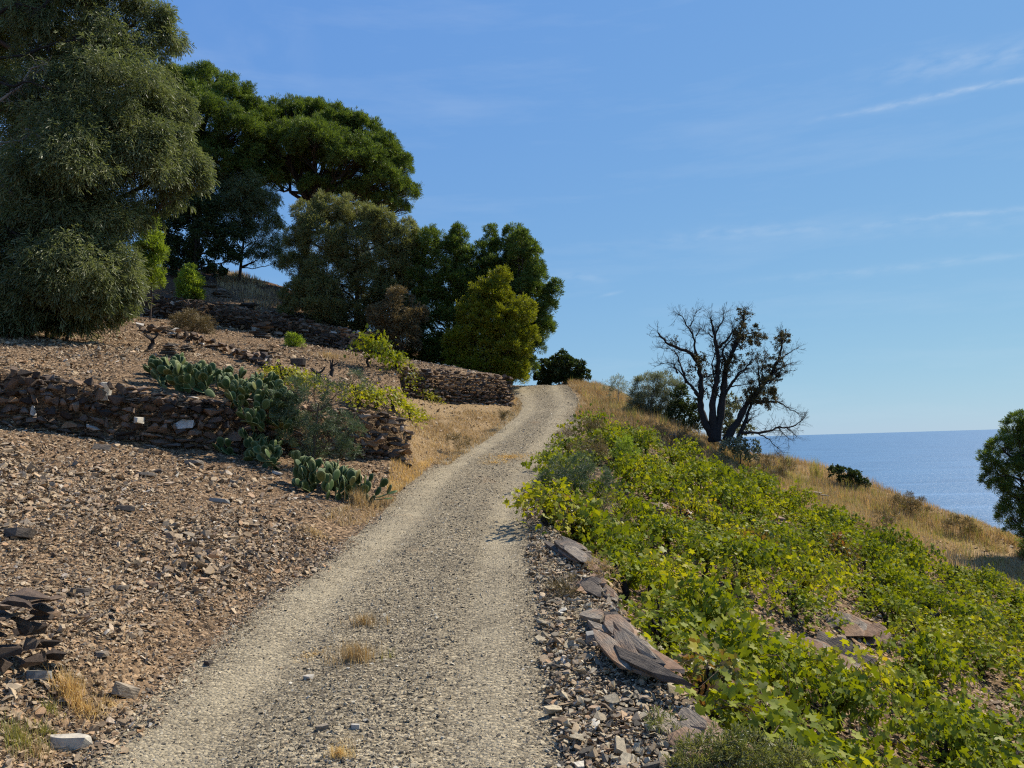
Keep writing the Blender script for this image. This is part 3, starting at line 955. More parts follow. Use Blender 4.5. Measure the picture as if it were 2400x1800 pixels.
def plate(L, W, T, seed, mat):
    """one split sheet of schist: straight broken edges, sharp corners, pointed ends"""
    r = np.random.default_rng(seed)
    pts = []
    for s_ in (-1, 1):
        for e in (-1, 1):
            pts += [(e * L * .5 * r.uniform(.80, 1.0), r.uniform(-.35, .35) * W, s_ * T * .35), (e * L * r.uniform(.18, .34), .5 * W * r.uniform(.7, 1), s_ * T * .5 * r.uniform(.6, 1)), (e * L * r.uniform(.18, .34), -.5 * W * r.uniform(.7, 1), s_ * T * .5 * r.uniform(.6, 1))]
        pts += [(r.uniform(-.1, .1) * L, .5 * W, s_ * T * .45), (r.uniform(-.1, .1) * L, -.5 * W, s_ * T * .45)]
    sh = r.normal(0, .5)
    return hull_mesh('slab', [(x + y * sh, y, z + r.normal(0, .08) * T) for x, y, z in pts], mat)


def outcrop(label, u, v, n, L, W, seed, mats):
    """ledge of tilted schist sheets breaking out of the verge; every sheet is a part"""
    r = np.random.default_rng(seed)
    p = spot(u, v); root = empty('rock_outcrop', p, label, 'rock outcrop', 'outcrops along the right edge of the track')
    G_ = Euler((r.uniform(.30, .42), .10, -1.27)).to_matrix()
    for k in range(n):
        t = k / max(n - 1, 1)
        l = L * r.uniform(.5, 1.0) * (1 - .25 * t); w = W * r.uniform(.25, .6); T = r.uniform(.025, .06)
        o = link('slab', plate(l, w, T, seed * 50 + k, mats[k % len(mats)]), root)
        off = G_ @ Vector((r.normal(0, .14) * L, r.uniform(-.5, .5) * W, -.03 + k * .014))
        x, y = p[0] + off.x, p[1] + off.y
        o.location = Vector((off.x, off.y, H1(x, y) - p[2] + .035 + .010 * k))
        o.rotation_euler = (G_ @ Euler((r.normal(0, .16), r.normal(0, .05), r.normal(0, .10))).to_matrix()).to_euler()


outcrop('longest outcrop of tilted pale slabs, lower right edge of the track', 1490, 1560, 17, 1.5, .32, 3, (M_slab, M_slab, M_rust, M_dark))
outcrop('grey ragged outcrop just above the longest one, touching the vine leaves', 1430, 1470, 9, .8, .26, 4, (M_slab, M_dark))
outcrop('reddish outcrop at the track edge below the first overhanging vine', 1350, 1312, 15, 1.5, .36, 5, (M_rust, M_slab, M_slab, M_dark))
outcrop('low grey outcrop half under leaves below the reddish outcrop', 1395, 1390, 9, .8, .4, 6, (M_slab, M_dark, M_rust))
outcrop('small outcrop beside the prickly shrub, bottom right of the track', 1640, 1735, 9, .7, .34, 7, (M_slab, M_rust))
outcrop('brown ledge showing in the biggest gap of the vines', 1950, 1560, 16, 1.1, 1.0, 8, (M_rust, M_slab, M_dark))
outcrop('grey ledge uphill in the biggest gap of the vines', 2000, 1480, 13, 1.0, .8, 9, (M_slab, M_rust))
for i, (u, v, sz, yw, pt, rl, mt, lb) in enumerate(ROCKS):
    p = spot(u, v)
    o = link('rock', lump('rock', sz, mt, 100 + i, sub=4 if sz[0] > .5 else 3))
    o.location = Vector(p) + Vector((0, 0, sz[2] * (.22 if sz[2] > .3 else .3)))
    o.rotation_euler = (rl, pt, yw)
    tag(o, lb, 'rock', 'loose rocks')


# ------------------------------------------------------------------ plant parts
def unit(a): return a / (np.linalg.norm(a, axis=-1, keepdims=True) + 1e-9)


def tufts(Pp, D, L, W, k, spr, droop=0.0):
    """bundles of needles: every bundle shares its root point"""
    n = len(Pp)
    if n == 0: return np.zeros((0, 3)), np.zeros((0, 3), int)
    d = unit(D[:, None, :] + RNG.normal(0, spr, (n, k, 3)))
    l = L * RNG.uniform(.65, 1.15, (n, k, 1))
    tip = Pp[:, None] + d * l
    tip[..., 2] -= droop * l[..., 0]
    s = unit(np.cross(d, RNG.normal(0, 1, (n, k, 3)))) * W * .5
    V = np.concatenate([Pp[:, None], (tip + s), (tip - s)], 1)     # 1 + 2k
    b = np.arange(n)[:, None] * (2 * k + 1); j = np.arange(k)[None]
    F = np.stack([b + 0 * j, b + 1 + j, b + 1 + k + j], -1).reshape(-1, 3)
    return V.reshape(-1, 3), F


def leaflets(Pp, D, L, W):
    """single small folded leaves"""
    n = len(Pp)
    d = unit(D); s = unit(np.cross(d, RNG.normal(0, 1, (n, 3)))); nn = np.cross(d, s)
    l = L * RNG.uniform(.6, 1.2, (n, 1)); w = W * RNG.uniform(.7, 1.1, (n, 1))
    V = np.stack([Pp, Pp + d * l * .5 + s * w * .5 + nn * w * .12, Pp + d * l, Pp + d * l * .5 - s * w * .5 + nn * w * .12], 1)
    b = np.arange(n)[:, None] * 4
    F = np.concatenate([b + [0, 1, 2], b + [0, 2, 3]])
    return V.reshape(-1, 3), F


_GR = np.array([.12, .62, .80, .58, 1.0, .66, 1.0, .58, .80, .62])  # a five lobed outline, stalk notch first
_GA = np.array([-90, -50, -12, 14, 40, 66, 0, 0, 0, 0], float)
def _grape_outline():
    a = np.radians([-90, -58, -20, 8, 38, 62, 90, 118, 142, 172, 200, 238])
    r = np.array([.16, .74, .90, .60, .98, .66, 1.1, .66, .98, .60, .90, .74])
    return np.c_[np.cos(a) * r, np.sin(a) * r]
_GO = _grape_outline()


def grape_leaves(Pp, Nn, size):
    n = len(Pp)
    nn = unit(Nn); u = unit(np.cross(nn, RNG.normal(0, 1, (n, 3)))); w = np.cross(nn, u)
    sz = (size * RNG.uniform(.6, 1.15, n))[:, None, None] * .5
    o = _GO[None] * (1 + RNG.normal(0, .08, (n, 12, 1)))
    cup = RNG.uniform(-.25, .45, (n, 1, 1)); r2 = (o ** 2).sum(-1, keepdims=True)
    fold = RNG.uniform(-.1, .4, (n, 1, 1)) * np.abs(o[..., 0:1])
    ring = Pp[:, None] + sz * (o[..., 0:1] * u[:, None] + o[..., 1:2] * w[:, None] + (fold - cup * r2 * .6) * nn[:, None])
    V = np.concatenate([Pp[:, None], ring], 1)
    b = (np.arange(n) * 13)[:, None, None]; j = np.arange(12)
    F = (b + np.stack([j * 0, 1 + j, 1 + (j + 1) % 12], -1)[None]).reshape(-1, 3)
    return V.reshape(-1, 3), F


def blades(Pp, h, w, lean=.35, seg=2):
    n = len(Pp)
    a = RNG.uniform(0, 6.28, n); ln = np.abs(RNG.normal(0, lean, n))
    d = np.c_[np.cos(a), np.sin(a), np.zeros(n)]
    s = np.c_[-np.sin(a), np.cos(a), np.zeros(n)] * (w * RNG.uniform(.6, 1.2, n) * .5)[:, None]
    hh = (h * RNG.uniform(.5, 1.15, n))[:, None] * np.ones((1, 3)) * [0, 0, 1]
    hl = hh[:, 2:3]
    mid = Pp + hh * .55 + d * hl * (ln * .35)[:, None]
    tip = Pp + hh * (1 - .35 * ln[:, None]) + d * hl * ln[:, None]
    V = np.stack([Pp - s, Pp + s, mid + s * .8, mid - s * .8, tip], 1)
    b = np.arange(n)[:, None] * 5
    F = np.concatenate([b + [0, 1, 2], b + [0, 2, 3], b + [3, 2, 4]])
    return V.reshape(-1, 3), F


def ball_dirs(n, zmin=-1.0):
    z = RNG.uniform(zmin, 1, n); t = RNG.uniform(0, 6.283, n); r = np.sqrt(1 - z * z)
    return np.c_[r * np.cos(t), r * np.sin(t), z]


def bez(a, b, c, n):
    t = np.linspace(0, 1, n)[:, None]
    return (1 - t) ** 2 * a + 2 * t * (1 - t) * b + t * t * c


def wiggle(p, amp):
    p = p.copy(); n = len(p)
    if n > 2: p[1:-1] += RNG.normal(0, amp, (n - 2, 3))
    return p


G = (1, .0, .0)
M_bark = bark_mat('bark_brown', (.035, .025, .02), (.11, .08, .06))
M_bark_dark = bark_mat('bark_charred', (.012, .010, .010), (.045, .04, .036))
M_twig_grey = bark_mat('twig_grey', (.16, .14, .12), (.30, .27, .23))
M_twig_brown = bark_mat('twig_brown', (.06, .04, .03), (.16, .11, .07))
M_pine = leaf_mat('pine_needles', [(0, (.04, .06, .013)), (.5, (.10, .138, .027)), (1, (.20, .245, .05))], .32, nscale=1.2)
M_pine_yellow = leaf_mat('pine_needles_yellow', [(0, (.10, .11, .008)), (.5, (.19, .195, .014)), (1, (.30, .28, .025))], .35, nscale=1.4)
M_pine_bright = leaf_mat('pine_needles_bright', [(0, (.10, .15, .02)), (.5, (.20, .26, .035)), (1, (.33, .37, .06))], .4, nscale=2)
M_acacia = leaf_mat('acacia_leaves', [(0, (.065, .082, .034)), (.5, (.145, .162, .066)), (1, (.27, .28, .125))], .35, (1.3, 1.4, .8), nscale=.5, namp=.55)
M_tamarisk = leaf_mat('tamarisk_leaves', [(0, (.09, .10, .038)), (.5, (.19, .19, .070)), (1, (.32, .30, .125))], .35, (1.3, 1.4, .8), nscale=.7)
M_greyshrub = leaf_mat('grey_shrub_leaves', [(0, (.10, .11, .06)), (.5, (.20, .205, .12)), (1, (.34, .33, .21))], .3, (1.2, 1.3, .9))
M_brownshrub = leaf_mat('dry_shrub_leaves', [(0, (.09, .07, .035)), (.5, (.17, .13, .06)), (1, (.28, .22, .11))], .2, (1.3, 1.2, .8))
M_oak = leaf_mat('oak_leaves', [(0, (.018, .03, .010)), (.6, (.05, .07, .02)), (1, (.11, .13, .045))], .2, nscale=2)
M_oakdry = leaf_mat('oak_leaves_dry', [(0, (.03, .035, .015)), (.5, (.07, .06, .025)), (1, (.15, .09, .04))], .2, nscale=2)
M_fern = leaf_mat('asparagus_leaves', [(0, (.045, .07, .035)), (.5, (.09, .12, .06)), (1, (.16, .19, .11))], .25, (1.2, 1.4, .9))
M_rosemary = leaf_mat('prickly_shrub_leaves', [(0, (.08, .095, .03)), (.5, (.20, .20, .07)), (.8, (.28, .22, .10)), (1, (.34, .19, .10))], .3)
M_vine = leaf_mat('vine_leaves', [(0, (.06, .085, .006)), (.35, (.13, .165, .010)), (.7, (.21, .24, .014)), (.92, (.34, .32, .025)), (.965, (.50, .40, .05)), (.985, (.52, .22, .035)), (1, (.30, .12, .04))], .34, (1.7, 1.6, .35), gloss=.02, rough=.6, nscale=.8, namp=.45)
M_vine_y = leaf_mat('vine_leaves_yellowing', [(0, (.14, .165, .01)), (.5, (.28, .285, .016)), (.85, (.42, .36, .03)), (1, (.5, .22, .03))], .42, (1.4, 1.4, .4), gloss=.02, nscale=1)
M_vine_r = leaf_mat('vine_leaves_russet', [(0, (.08, .11, .02)), (.4, (.16, .18, .03)), (.7, (.22, .12, .04)), (1, (.34, .12, .05))], .35, (1.3, 1.2, .5), nscale=1.5)
M_grass = leaf_mat('dry_grass', [(0, (.24, .155, .07)), (.45, (.42, .30, .145)), (.8, (.58, .45, .25)), (1, (.68, .58, .36))], .3, (1.2, 1.1, .8), gloss=.03)
M_grass_gold = leaf_mat('golden_grass', [(0, (.40, .25, .09)), (.5, (.60, .42, .17)), (1, (.74, .58, .28))], .35, (1.2, 1.1, .8), gloss=.03)
M_grass_green = leaf_mat('green_grass', [(0, (.14, .14, .04)), (.6, (.30, .27, .09)), (1, (.46, .37, .16))], .3)


def clump_pts(c, r, n, zmin=-.6, thick=.35, flat=.8, pr=(.15, .36)):
    """points on the outside of many small puffs that make up one leaf clump, with gaps between them"""
    m = int((14 + 18 * min(r, 1.6)) * (1.9 if pr[0] < .13 else 1))
    sd = ball_dirs(m, zmin); sr = r * RNG.uniform(*pr, m)
    sc = sd * (r * RNG.uniform(.40, 1.0, m) ** .8)[:, None] * np.array([1, 1, flat])
    k = RNG.choice(m, n, p=sr ** 2 / (sr ** 2).sum())
    d = ball_dirs(n); out = sd[k]
    d = unit(d + out * .55)
    f = fbm(d[:, 0] * 2.5 + k * 1.7 + c[0] * 3, d[:, 1] * 2.5 + d[:, 2] * 2.1 + k, 3, 17)
    keep = f > -.14
    rr = (1 - thick * RNG.random(n) ** 1.4) * (1 + f * .5) * (1 + .7 * RNG.random(n) * (RNG.random(n) < .22))
    p = c + sc[k] + d * (rr * sr[k])[:, None] * np.array([1, 1, .9])
    return p[keep], unit(d + out * .5)[keep]


STYLE = {  # leaf style: kind, length, width, leaves per tuft, spread, upward pull, droop, tufts per square metre, thickness
    'pine': ('t', .21, .026, 8, .50, .75, 0, 112, .7),
    'pine_near': ('t', .17, .016, 10, .5, .7, 0, 140, .7),
    'acacia': ('t', .20, .024, 6, .65, -.15, .45, 135, .85),
    'feather': ('t', .21, .022, 7, .6, .45, 0, 130, .8),
    'oak': ('l', .085, .06, 1, 0, .2, 0, 520, .7),
    'wisp': ('t', .14, .012, 6, .6, .8, 0, 110, .8),
    'fern': ('t', .12, .009, 8, .8, .4, 0, 130, .95),
    'prick': ('t', .055, .007, 7, .8, .5, 0, 620, .7),
}


def plant(name, label, cat, base, clumps, y, style, mat, bark=None, trunk_r=.12, dens=1.0, flat=.85, top=None, group=None, twig=10, tilt=None, zmin=-.6, scale=1.0, limb_from=(.25, .85)):
    """tree or bush: trunk, one branch object per limb, one crown of loose leaves. base: photograph pixel or ground point; clumps: (u, v, radius px, depth offset)"""
    bark = bark or M_bark
    if y is None: y = spot(*base)[1]
    if len(base) == 2:
        b = P(base[0], base[1], y); b = np.array([b[0], b[1], H1(b[0], b[1])])
    else: b = np.array(base, float)
    kind, L, W, k, spr, up, droop, dn, thick = STYLE[style]
    L *= scale; W *= scale
    cs = [(P(c[0], c[1], y + (c[3] if len(c) > 3 else 0)), c[2] / F_PX * y * 1.1) for c in clumps]
    cen = np.mean([c for c, r in cs], 0)
    topz = max(c[2] for c, r in cs)
    root = empty(name, b, label, cat, group)
    # trunk
    tp = np.array(top) if top is not None else np.array([cen[0] * .6 + b[0] * .4, cen[1] * .6 + b[1] * .4, b[2] + (topz - b[2]) * .72])
    mid = b * .5 + tp * .5 + RNG.normal(0, .04, 3) * (tp[2] - b[2])
    tr = wiggle(bez(b - [0, 0, .25], mid, tp, 9), .02 * abs(tp[2] - b[2]) / 3)
    g = Geo(); g.tube(tr, trunk_r, trunk_r * .35, 7)
    link('trunk', g.mesh('trunk', bark, b, True), root)
    V, F, nv = [], [], 0
    for c, r in cs:
        hh = np.clip((c[2] - b[2]) / max(tp[2] - b[2], .1) - .25, *limb_from)
        st = tr[int(round(hh * 8))]
        ctl = st * .45 + c * .55 + np.array([0, 0, -.12 * np.linalg.norm(c - st)])
        lim = wiggle(bez(st, ctl, c, 8), .03 * np.linalg.norm(c - st))
        g = Geo(); r0 = trunk_r * .42 * min(1, .4 + r); g.tube(lim, r0, r0 * .3, 5)
        for _ in range(twig):
            q, d = c + 0, ball_dirs(1, -.3)[0]
            e = c + d * r * RNG.uniform(.6, .95) * np.array([1, 1, flat])
            s0 = lim[RNG.integers(4, 8)]
            g.tube(wiggle(bez(s0, s0 * .5 + e * .5 + RNG.normal(0, .1 * r, 3), e, 5), .03 * r), r0 * .28, r0 * .06, 3)
        link('branch', g.mesh('branch', bark, b), root)
        n = int(4 * math.pi * r * r * dn * dens)
        pp, d = clump_pts(c, r, n, zmin, thick, flat, {'acacia': (.22, .52), 'pine': (.11, .28)}.get(style, (.15, .36)))
        dd = unit(d + np.array([0, 0, up]) + RNG.normal(0, .25, d.shape))
        if kind == 't': v_, f_ = tufts(pp, dd, L, W, k, spr, droop)
        else: v_, f_ = leaflets(pp, dd + RNG.normal(0, .7, dd.shape), L, W)
        V.append(v_); F.append(f_ + nv); nv += len(v_)
    me = mesh_from('crown', np.concatenate(V) - b, np.concatenate(F), mat)
    tag(link('foliage' if cat in ('shrub', 'bush') else 'crown', me, root), kind='stuff')
    return root


TREES = 'trees above the terraces'
plant('acacia_tree', 'huge grey green drooping tree filling the upper left corner', 'tree', (70, 775), [
    (60, 60, 120, 1.5), (200, 50, 120, -.5), (300, 120, 85, 0), (385, 95, 42, .3), (345, 40, 45, 0), (150, 235, 110, -.6), (270, 240, 115, -.8), (370, 280, 66, 0), (75, 440, 105, .5), (205, 390, 120, -1.5),
    (330, 390, 90, -.8), (425, 400, 48, 0), (455, 430, 30, 0), (130, 560, 110, -1.3), (235, 530, 76, -1.2), (285, 500, 50, -.5), (50, 660, 100, -1.8), (180, 640, 95, -2), (265, 640, 55, -1.5), (120, 725, 62, -2.0), (215, 710, 48, -2),
    (30, 735, 60, -1.5), (-90, 200, 140, 1.5), (-90, 450, 130, 1), (-70, 650, 110, -1.5), (-120, -20, 150, 0), (80, -110, 140, 0), (250, -60, 90, 0), (415, 330, 36, 0), (425, 255, 30, .5), (300, 330, 80, -1.0)],
    22.6, 'acacia', M_acacia, trunk_r=.26, group=TREES, twig=9, dens=1.25, flat=.95)
ac = bpy.data.objects['acacia_tree']
for li, pts in enumerate([[(-60, 150), (0, 136), (59, 127), (104, 108), (150, 100), (195, 92)], [(-50, 345), (0, 339), (45, 330), (81, 307), (113, 298)], [(-40, 400), (0, 390), (40, 392), (60, 372), (100, 360)], [(-40, 420), (0, 430), (27, 452), (59, 475), (100, 506), (130, 540)],
                          [(-40, 60), (0, 30), (40, 10), (90, 20), (140, -10)], [(-40, 250), (10, 232), (50, 200), (70, 160), (110, 150)], [(-40, 520), (10, 530), (50, 560), (90, 600), (160, 620)], [(60, 300), (110, 330), (150, 345), (190, 395)], [(-30, 180), (20, 205), (60, 190), (120, 210)]]):
    g = Geo(); q = np.array([P(u, v, 20.6 - .1 * li) for u, v in pts]); tt = np.linspace(0, 1, len(q) * 3)
    q = np.c_[[np.interp(tt, np.linspace(0, 1, len(q)), q[:, k]) for k in range(3)]].T + RNG.normal(0, .02, (len(tt), 3))
    g.tube(q, .05, .012, 5)
    for k in range(2, len(q)):
        for _ in range(3):
            d = RNG.normal(0, 1, 3) * [1, .4, 1]; d /= np.linalg.norm(d); l = RNG.uniform(.15, .5)
            g.tube(wiggle(bez(q[k], q[k] + d * l * .5 + RNG.normal(0, .05, 3), q[k] + d * l, 4), .02), .012, .004, 3)
    link('branch', g.mesh('branch', M_twig_grey if li % 2 else M_bark_dark, ac.location), ac)
plant('acacia_tree', 'dark olive drooping sapling low in front of the huge left tree, above the shaded ground', 'tree', (150, 800), [
    (120, 745, 42), (170, 755, 40), (80, 735, 40), (225, 735, 36), (275, 715, 30), (200, 700, 40), (300, 680, 24)], 21.2, 'acacia', M_acacia, trunk_r=.05, group=TREES, twig=6, dens=1.0)
plant('stone_pine', 'leftmost umbrella shaped pine, rising behind the huge drooping tree', 'tree', (450, 640), [
    (430, 215, 60, 0), (490, 205, 52, .5), (545, 235, 50, 0), (590, 275, 45, .3), (470, 290, 80, -.8), (550, 320, 70, -.6), (410, 330, 70, -.5), (615, 325, 32, .5), (500, 390, 60, -.4), (430, 400, 50, 0), (390, 200, 40, 0), (400, 260, 60, 0), (600, 370, 50, 0), (570, 410, 50, 0), (620, 420, 36, .5)],
    40, 'pine', M_pine, trunk_r=.3, group=TREES, flat=.8, twig=12, zmin=-.35)
plant('stone_pine', 'largest umbrella shaped pine with a dark bare underside, in the middle of the grove', 'tree', (705, 665), [
    (680, 275, 48, 0), (735, 268, 42, .6), (790, 290, 42, 0), (845, 310, 46, .4), (890, 350, 42, -.4), (930, 400, 42, 0), (948, 455, 36, .5), (890, 430, 46, -1.2), (825, 380, 60, -1.8), (745, 345, 66, -2.0), (665, 350, 56, -1.4), (632, 290, 34, 0),
    (620, 370, 40, .6), (690, 410, 48, 1.5), (790, 430, 44, 2), (860, 465, 34, 1), (935, 492, 24, .4), (745, 300, 60, 2.2), (850, 370, 55, 2.2), (660, 300, 50, 2), (720, 330, 60, .8), (780, 350, 60, .6), (830, 350, 50, 1.2), (880, 400, 46, 1), (640, 420, 34, 0), (900, 480, 30, -.6), (740, 440, 34, -.8), (830, 455, 30, -1), (910, 385, 40, 1.6)],
    42, 'pine', M_pine, trunk_r=.32, group=TREES, flat=.78, twig=22, zmin=-.25, top=P(725, 470, 42), limb_from=(.62, 1.0))
plant('holm_oak', 'small dark leafy tree under the leftmost umbrella pine', 'tree', (455, 650), [
    (405, 515, 36), (455, 505, 34), (470, 560, 40), (430, 590, 34), (395, 580, 28), (520, 590, 28), (550, 600, 24), (500, 530, 30), (505, 630, 22), (420, 630, 26), (385, 540, 40), (430, 480, 40), (480, 490, 36), (540, 560, 30), (380, 620, 30), (460, 620, 26)], 38.5, 'oak', M_oak, trunk_r=.13, group=TREES, twig=8, scale=1.3, dens=.9)
plant('acacia_tree', 'thin grey foliage hanging between the two umbrella pines', 'tree', (560, 650), [
    (520, 455, 42), (560, 440, 36), (480, 470, 30), (590, 485, 26), (600, 560, 22), (635, 585, 20), (660, 610, 18), (575, 530, 24), (640, 530, 22), (540, 500, 40), (610, 510, 34), (575, 440, 40), (610, 470, 34), (600, 600, 20), (500, 540, 28), (650, 570, 20), (580, 470, 30)], 39.5, 'acacia', M_acacia, trunk_r=.09, group=TREES, twig=8, dens=.8)
plant('tamarisk_tree', 'grey green feathery tree in the middle of the grove, in front of the largest pine', 'tree', (840, 775), [
    (725, 500, 36), (775, 492, 38), (830, 500, 40), (880, 530, 42), (925, 575, 40), (760, 560, 55), (830, 580, 60), (900, 620, 50), (780, 640, 58), (850, 670, 60), (930, 660, 42), (770, 715, 45), (840, 730, 48), (700, 560, 30), (960, 600, 30), (905, 700, 45), (700, 620, 34), (900, 540, 34), (950, 540, 26), (965, 650, 28), (740, 660, 40), (880, 760, 34), (820, 770, 34)],
    36, 'feather', M_tamarisk, trunk_r=.14, group=TREES, twig=8, flat=.9)
plant('tamarisk_shrub', 'round grey green feathery bush just above the highest terrace wall', 'shrub', (735, 765), [
    (725, 665, 30), (695, 685, 30), (755, 690, 34), (725, 715, 42), (785, 725, 26), (690, 725, 30), (760, 745, 30)], 35, 'feather', M_tamarisk, trunk_r=.07, group='bushes on the terraces', twig=6)
plant('dry_shrub', 'brownish half dry bush between the feathery tree and the dark pines', 'shrub', (945, 840), [
    (935, 700, 28), (915, 735, 36), (955, 755, 36), (905, 780, 34), (950, 795, 36), (985, 740, 22), (890, 745, 24)], 34.3, 'feather', M_brownshrub, trunk_r=.06, group='bushes on the terraces', twig=8, dens=.8)
plant('aleppo_pine', 'dark pine with a pointed leader above the bend of the track', 'tree', (1065, 870), [
    (1075, 545, 16), (1070, 575, 26), (1045, 610, 38), (1000, 570, 36), (970, 600, 34), (985, 655, 42), (1050, 670, 50), (1110, 610, 36), (1100, 670, 45), (1010, 730, 50), (1080, 760, 55), (1000, 800, 40), (1060, 830, 45), (1150, 640, 36), (1020, 850, 36), (980, 830, 34), (1100, 870, 34), (1060, 880, 30), (1130, 720, 40), (960, 700, 34), (960, 770, 32), (1120, 840, 40)],
    36.3, 'pine', M_pine, trunk_r=.15, group=TREES, flat=1.0, twig=9, top=P(1076, 530, 36.3))
plant('aleppo_pine', 'green pine with two upright tufts, between the pointed pine and the leaning pine', 'tree', (1185, 895), [
    (1150, 545, 13), (1152, 575, 20), (1205, 555, 24), (1175, 610, 40), (1220, 610, 34), (1205, 580, 24), (1190, 665, 44), (1235, 660, 36), (1230, 720, 40), (1200, 780, 46), (1240, 780, 34), (1190, 850, 44), (1225, 860, 30), (1180, 720, 40), (1150, 660, 34)], 36.8, 'pine', M_pine, trunk_r=.12, group=TREES, flat=1.05, twig=7)
plant('aleppo_pine', 'pine leaning out over the track with open branches against the sky', 'tree', (1195, 900), [
    (1222, 560, 20), (1245, 590, 22), (1215, 600, 24), (1255, 635, 22), (1240, 670, 30), (1292, 690, 20), (1302, 668, 13), (1275, 725, 26), (1260, 760, 28), (1285, 770, 14), (1245, 800, 26), (1225, 845, 26), (1215, 880, 16), (1235, 740, 26), (1262, 815, 12)],
    35.6, 'pine', M_pine, trunk_r=.10, group=TREES, flat=.95, twig=8, dens=1.1)
plant('aleppo_pine', 'yellowish young pine in front of the dark pines at the bend', 'tree', (1150, 905), [
    (1172, 655, 22), (1135, 690, 30), (1165, 700, 32), (1105, 735, 32), (1170, 750, 44), (1220, 735, 32), (1120, 780, 42), (1190, 800, 46), (1235, 790, 24), (1075, 800, 30), (1140, 840, 44), (1080, 850, 34), (1195, 860, 34), (1120, 880, 30), (1160, 895, 24), (1085, 895, 22), (1215, 885, 20), (1060, 870, 24)],
    33.6, 'pine', M_pine_yellow, trunk_r=.12, group=TREES, flat=.95, twig=7, dens=1.15)
plant('young_pine', 'bright lime young pine pressed against the huge left tree', 'tree', (352, 700), [(352, 520, 15), (350, 555, 20), (362, 590, 22), (350, 625, 24), (340, 590, 20), (358, 655, 20), (345, 500, 10), (340, 670, 16)], 31, 'pine_near', M_pine_bright, trunk_r=.04, group='young lime green pines', twig=6, flat=1.2, scale=1.3)
plant('young_pine', 'bright green seedling pine standing on top of the highest terrace wall', 'tree', (446, 712), [(445, 640, 13), (436, 660, 18), (455, 662, 16), (446, 685, 22), (432, 692, 12), (462, 692, 12)], 34.6, 'pine', M_pine_bright, trunk_r=.04, group='young lime green pines', twig=6, flat=1.2)
plant('young_pine', 'smallest lime seedling pine, alone on the bare terrace', 'tree', (690, 826), [(688, 798, 10), (684, 810, 12), (697, 812, 11)], 28.5, 'pine_near', M_pine_bright, trunk_r=.02, group='young lime green pines', twig=5, flat=1.1, scale=1.2)
plant('broom_shrub', 'upright green broom seedling among the vines near the top of the slope', 'shrub', (1468, 1100), [(1462, 1040, 16), (1470, 1062, 18), (1452, 1062, 14), (1465, 1080, 16)], 19.2, 'wisp', M_pine_bright, trunk_r=.02, twig=6, flat=1.4, dens=1.2)
plant('holm_oak_bush', 'dark round bush on the crest, right of where the track disappears', 'bush', (1310, 905), [
    (1270, 880, 16), (1290, 858, 22), (1318, 850, 24), (1345, 862, 22), (1365, 882, 18), (1310, 880, 26), (1340, 888, 22), (1280, 895, 16)], 37.6, 'oak', M_oak, trunk_r=.06, twig=8, scale=1.5, dens=1.2)
plant('aleppo_pine', 'dark pine cut off by the right edge in front of the sea', 'tree', (2455, 1420), [
    (2392, 985, 22), (2375, 1010, 24), (2350, 1050, 26), (2390, 1060, 34), (2312, 1078, 17), (2332, 1098, 20), (2385, 1110, 36), (2345, 1135, 24), (2320, 1125, 14), (2395, 1165, 36), (2370, 1205, 26), (2392, 1245, 24), (2440, 1020, 45), (2450, 1110, 55), (2455, 1200, 50), (2440, 1280, 40), (2500, 1060, 60), (2510, 1180, 60)],
    25, 'pine_near', M_pine, trunk_r=.16, group=TREES, twig=9, dens=.9, flat=.9)
plant('holm_oak_bush', 'small dark green bush on the grassy skyline in front of the sea', 'bush', (1990, 1150), [(1960, 1105, 13), (1980, 1112, 17), (2003, 1120, 17), (2022, 1132, 12), (1985, 1130, 18)], 30, 'oak', M_oak, trunk_r=.04, twig=6, scale=1.2)
plant('dry_shrub', 'flat brown dry bush on the lower skyline above the sea', 'shrub', (2135, 1215), [(2095, 1175, 14), (2125, 1172, 18), (2155, 1185, 16), (2170, 1200, 10), (2130, 1195, 16)], 28, 'wisp', M_brownshrub, bark=M_twig_brown, trunk_r=.03, twig=8)
RS = 'shrubs along the grassy ridge'
plant('dry_shrub', 'brown ragged bush where the ridge nears the right hand pine', 'shrub', (2255, 1265), [(2235, 1225, 14), (2262, 1232, 16), (2280, 1245, 12), (2220, 1235, 10)], 26.5, 'wisp', M_brownshrub, bark=M_twig_brown, trunk_r=.03, group=RS, twig=12)
plant('dry_shrub', 'brown thorny bush in the middle of the ridge grass, below the small dark bush', 'shrub', (2080, 1245), [(2060, 1215, 16), (2090, 1218, 16), (2075, 1230, 16)], 24.5, 'wisp', M_brownshrub, bark=M_twig_brown, trunk_r=.03, group=RS, twig=14, dens=.7)
plant('grey_shrub', 'tall grey leafed shrub left of the charred tree', 'shrub', (1525, 985), [(1515, 905, 24), (1545, 895, 24), (1575, 915, 24), (1535, 935, 32), (1500, 945, 24), (1565, 950, 28), (1490, 925, 14), (1515, 972, 26), (1555, 978, 26), (1590, 960, 20), (1480, 965, 18)], 30, 'wisp', M_greyshrub, bark=M_twig_grey, trunk_r=.05, group=RS, twig=14, scale=1.4)
plant('grey_shrub', 'thin bare grey shrub nearer the track than the tall grey one', 'shrub', (1450, 950), [(1430, 905, 14), (1450, 895, 14), (1470, 910, 16), (1445, 920, 16)], 32, 'wisp', M_greyshrub, bark=M_twig_grey, trunk_r=.03, group=RS, twig=14, dens=.45, scale=1.2)
plant('dark_shrub', 'dark leafy shrub at the left foot of the charred tree', 'shrub', (1605, 1000), [(1595, 925, 20), (1615, 950, 22), (1590, 960, 22), (1630, 975, 18), (1575, 975, 16), (1605, 990, 22), (1640, 995, 16)], 29.2, 'oak', M_oak, bark=M_bark_dark, trunk_r=.05, group=RS, twig=12, dens=1.0)
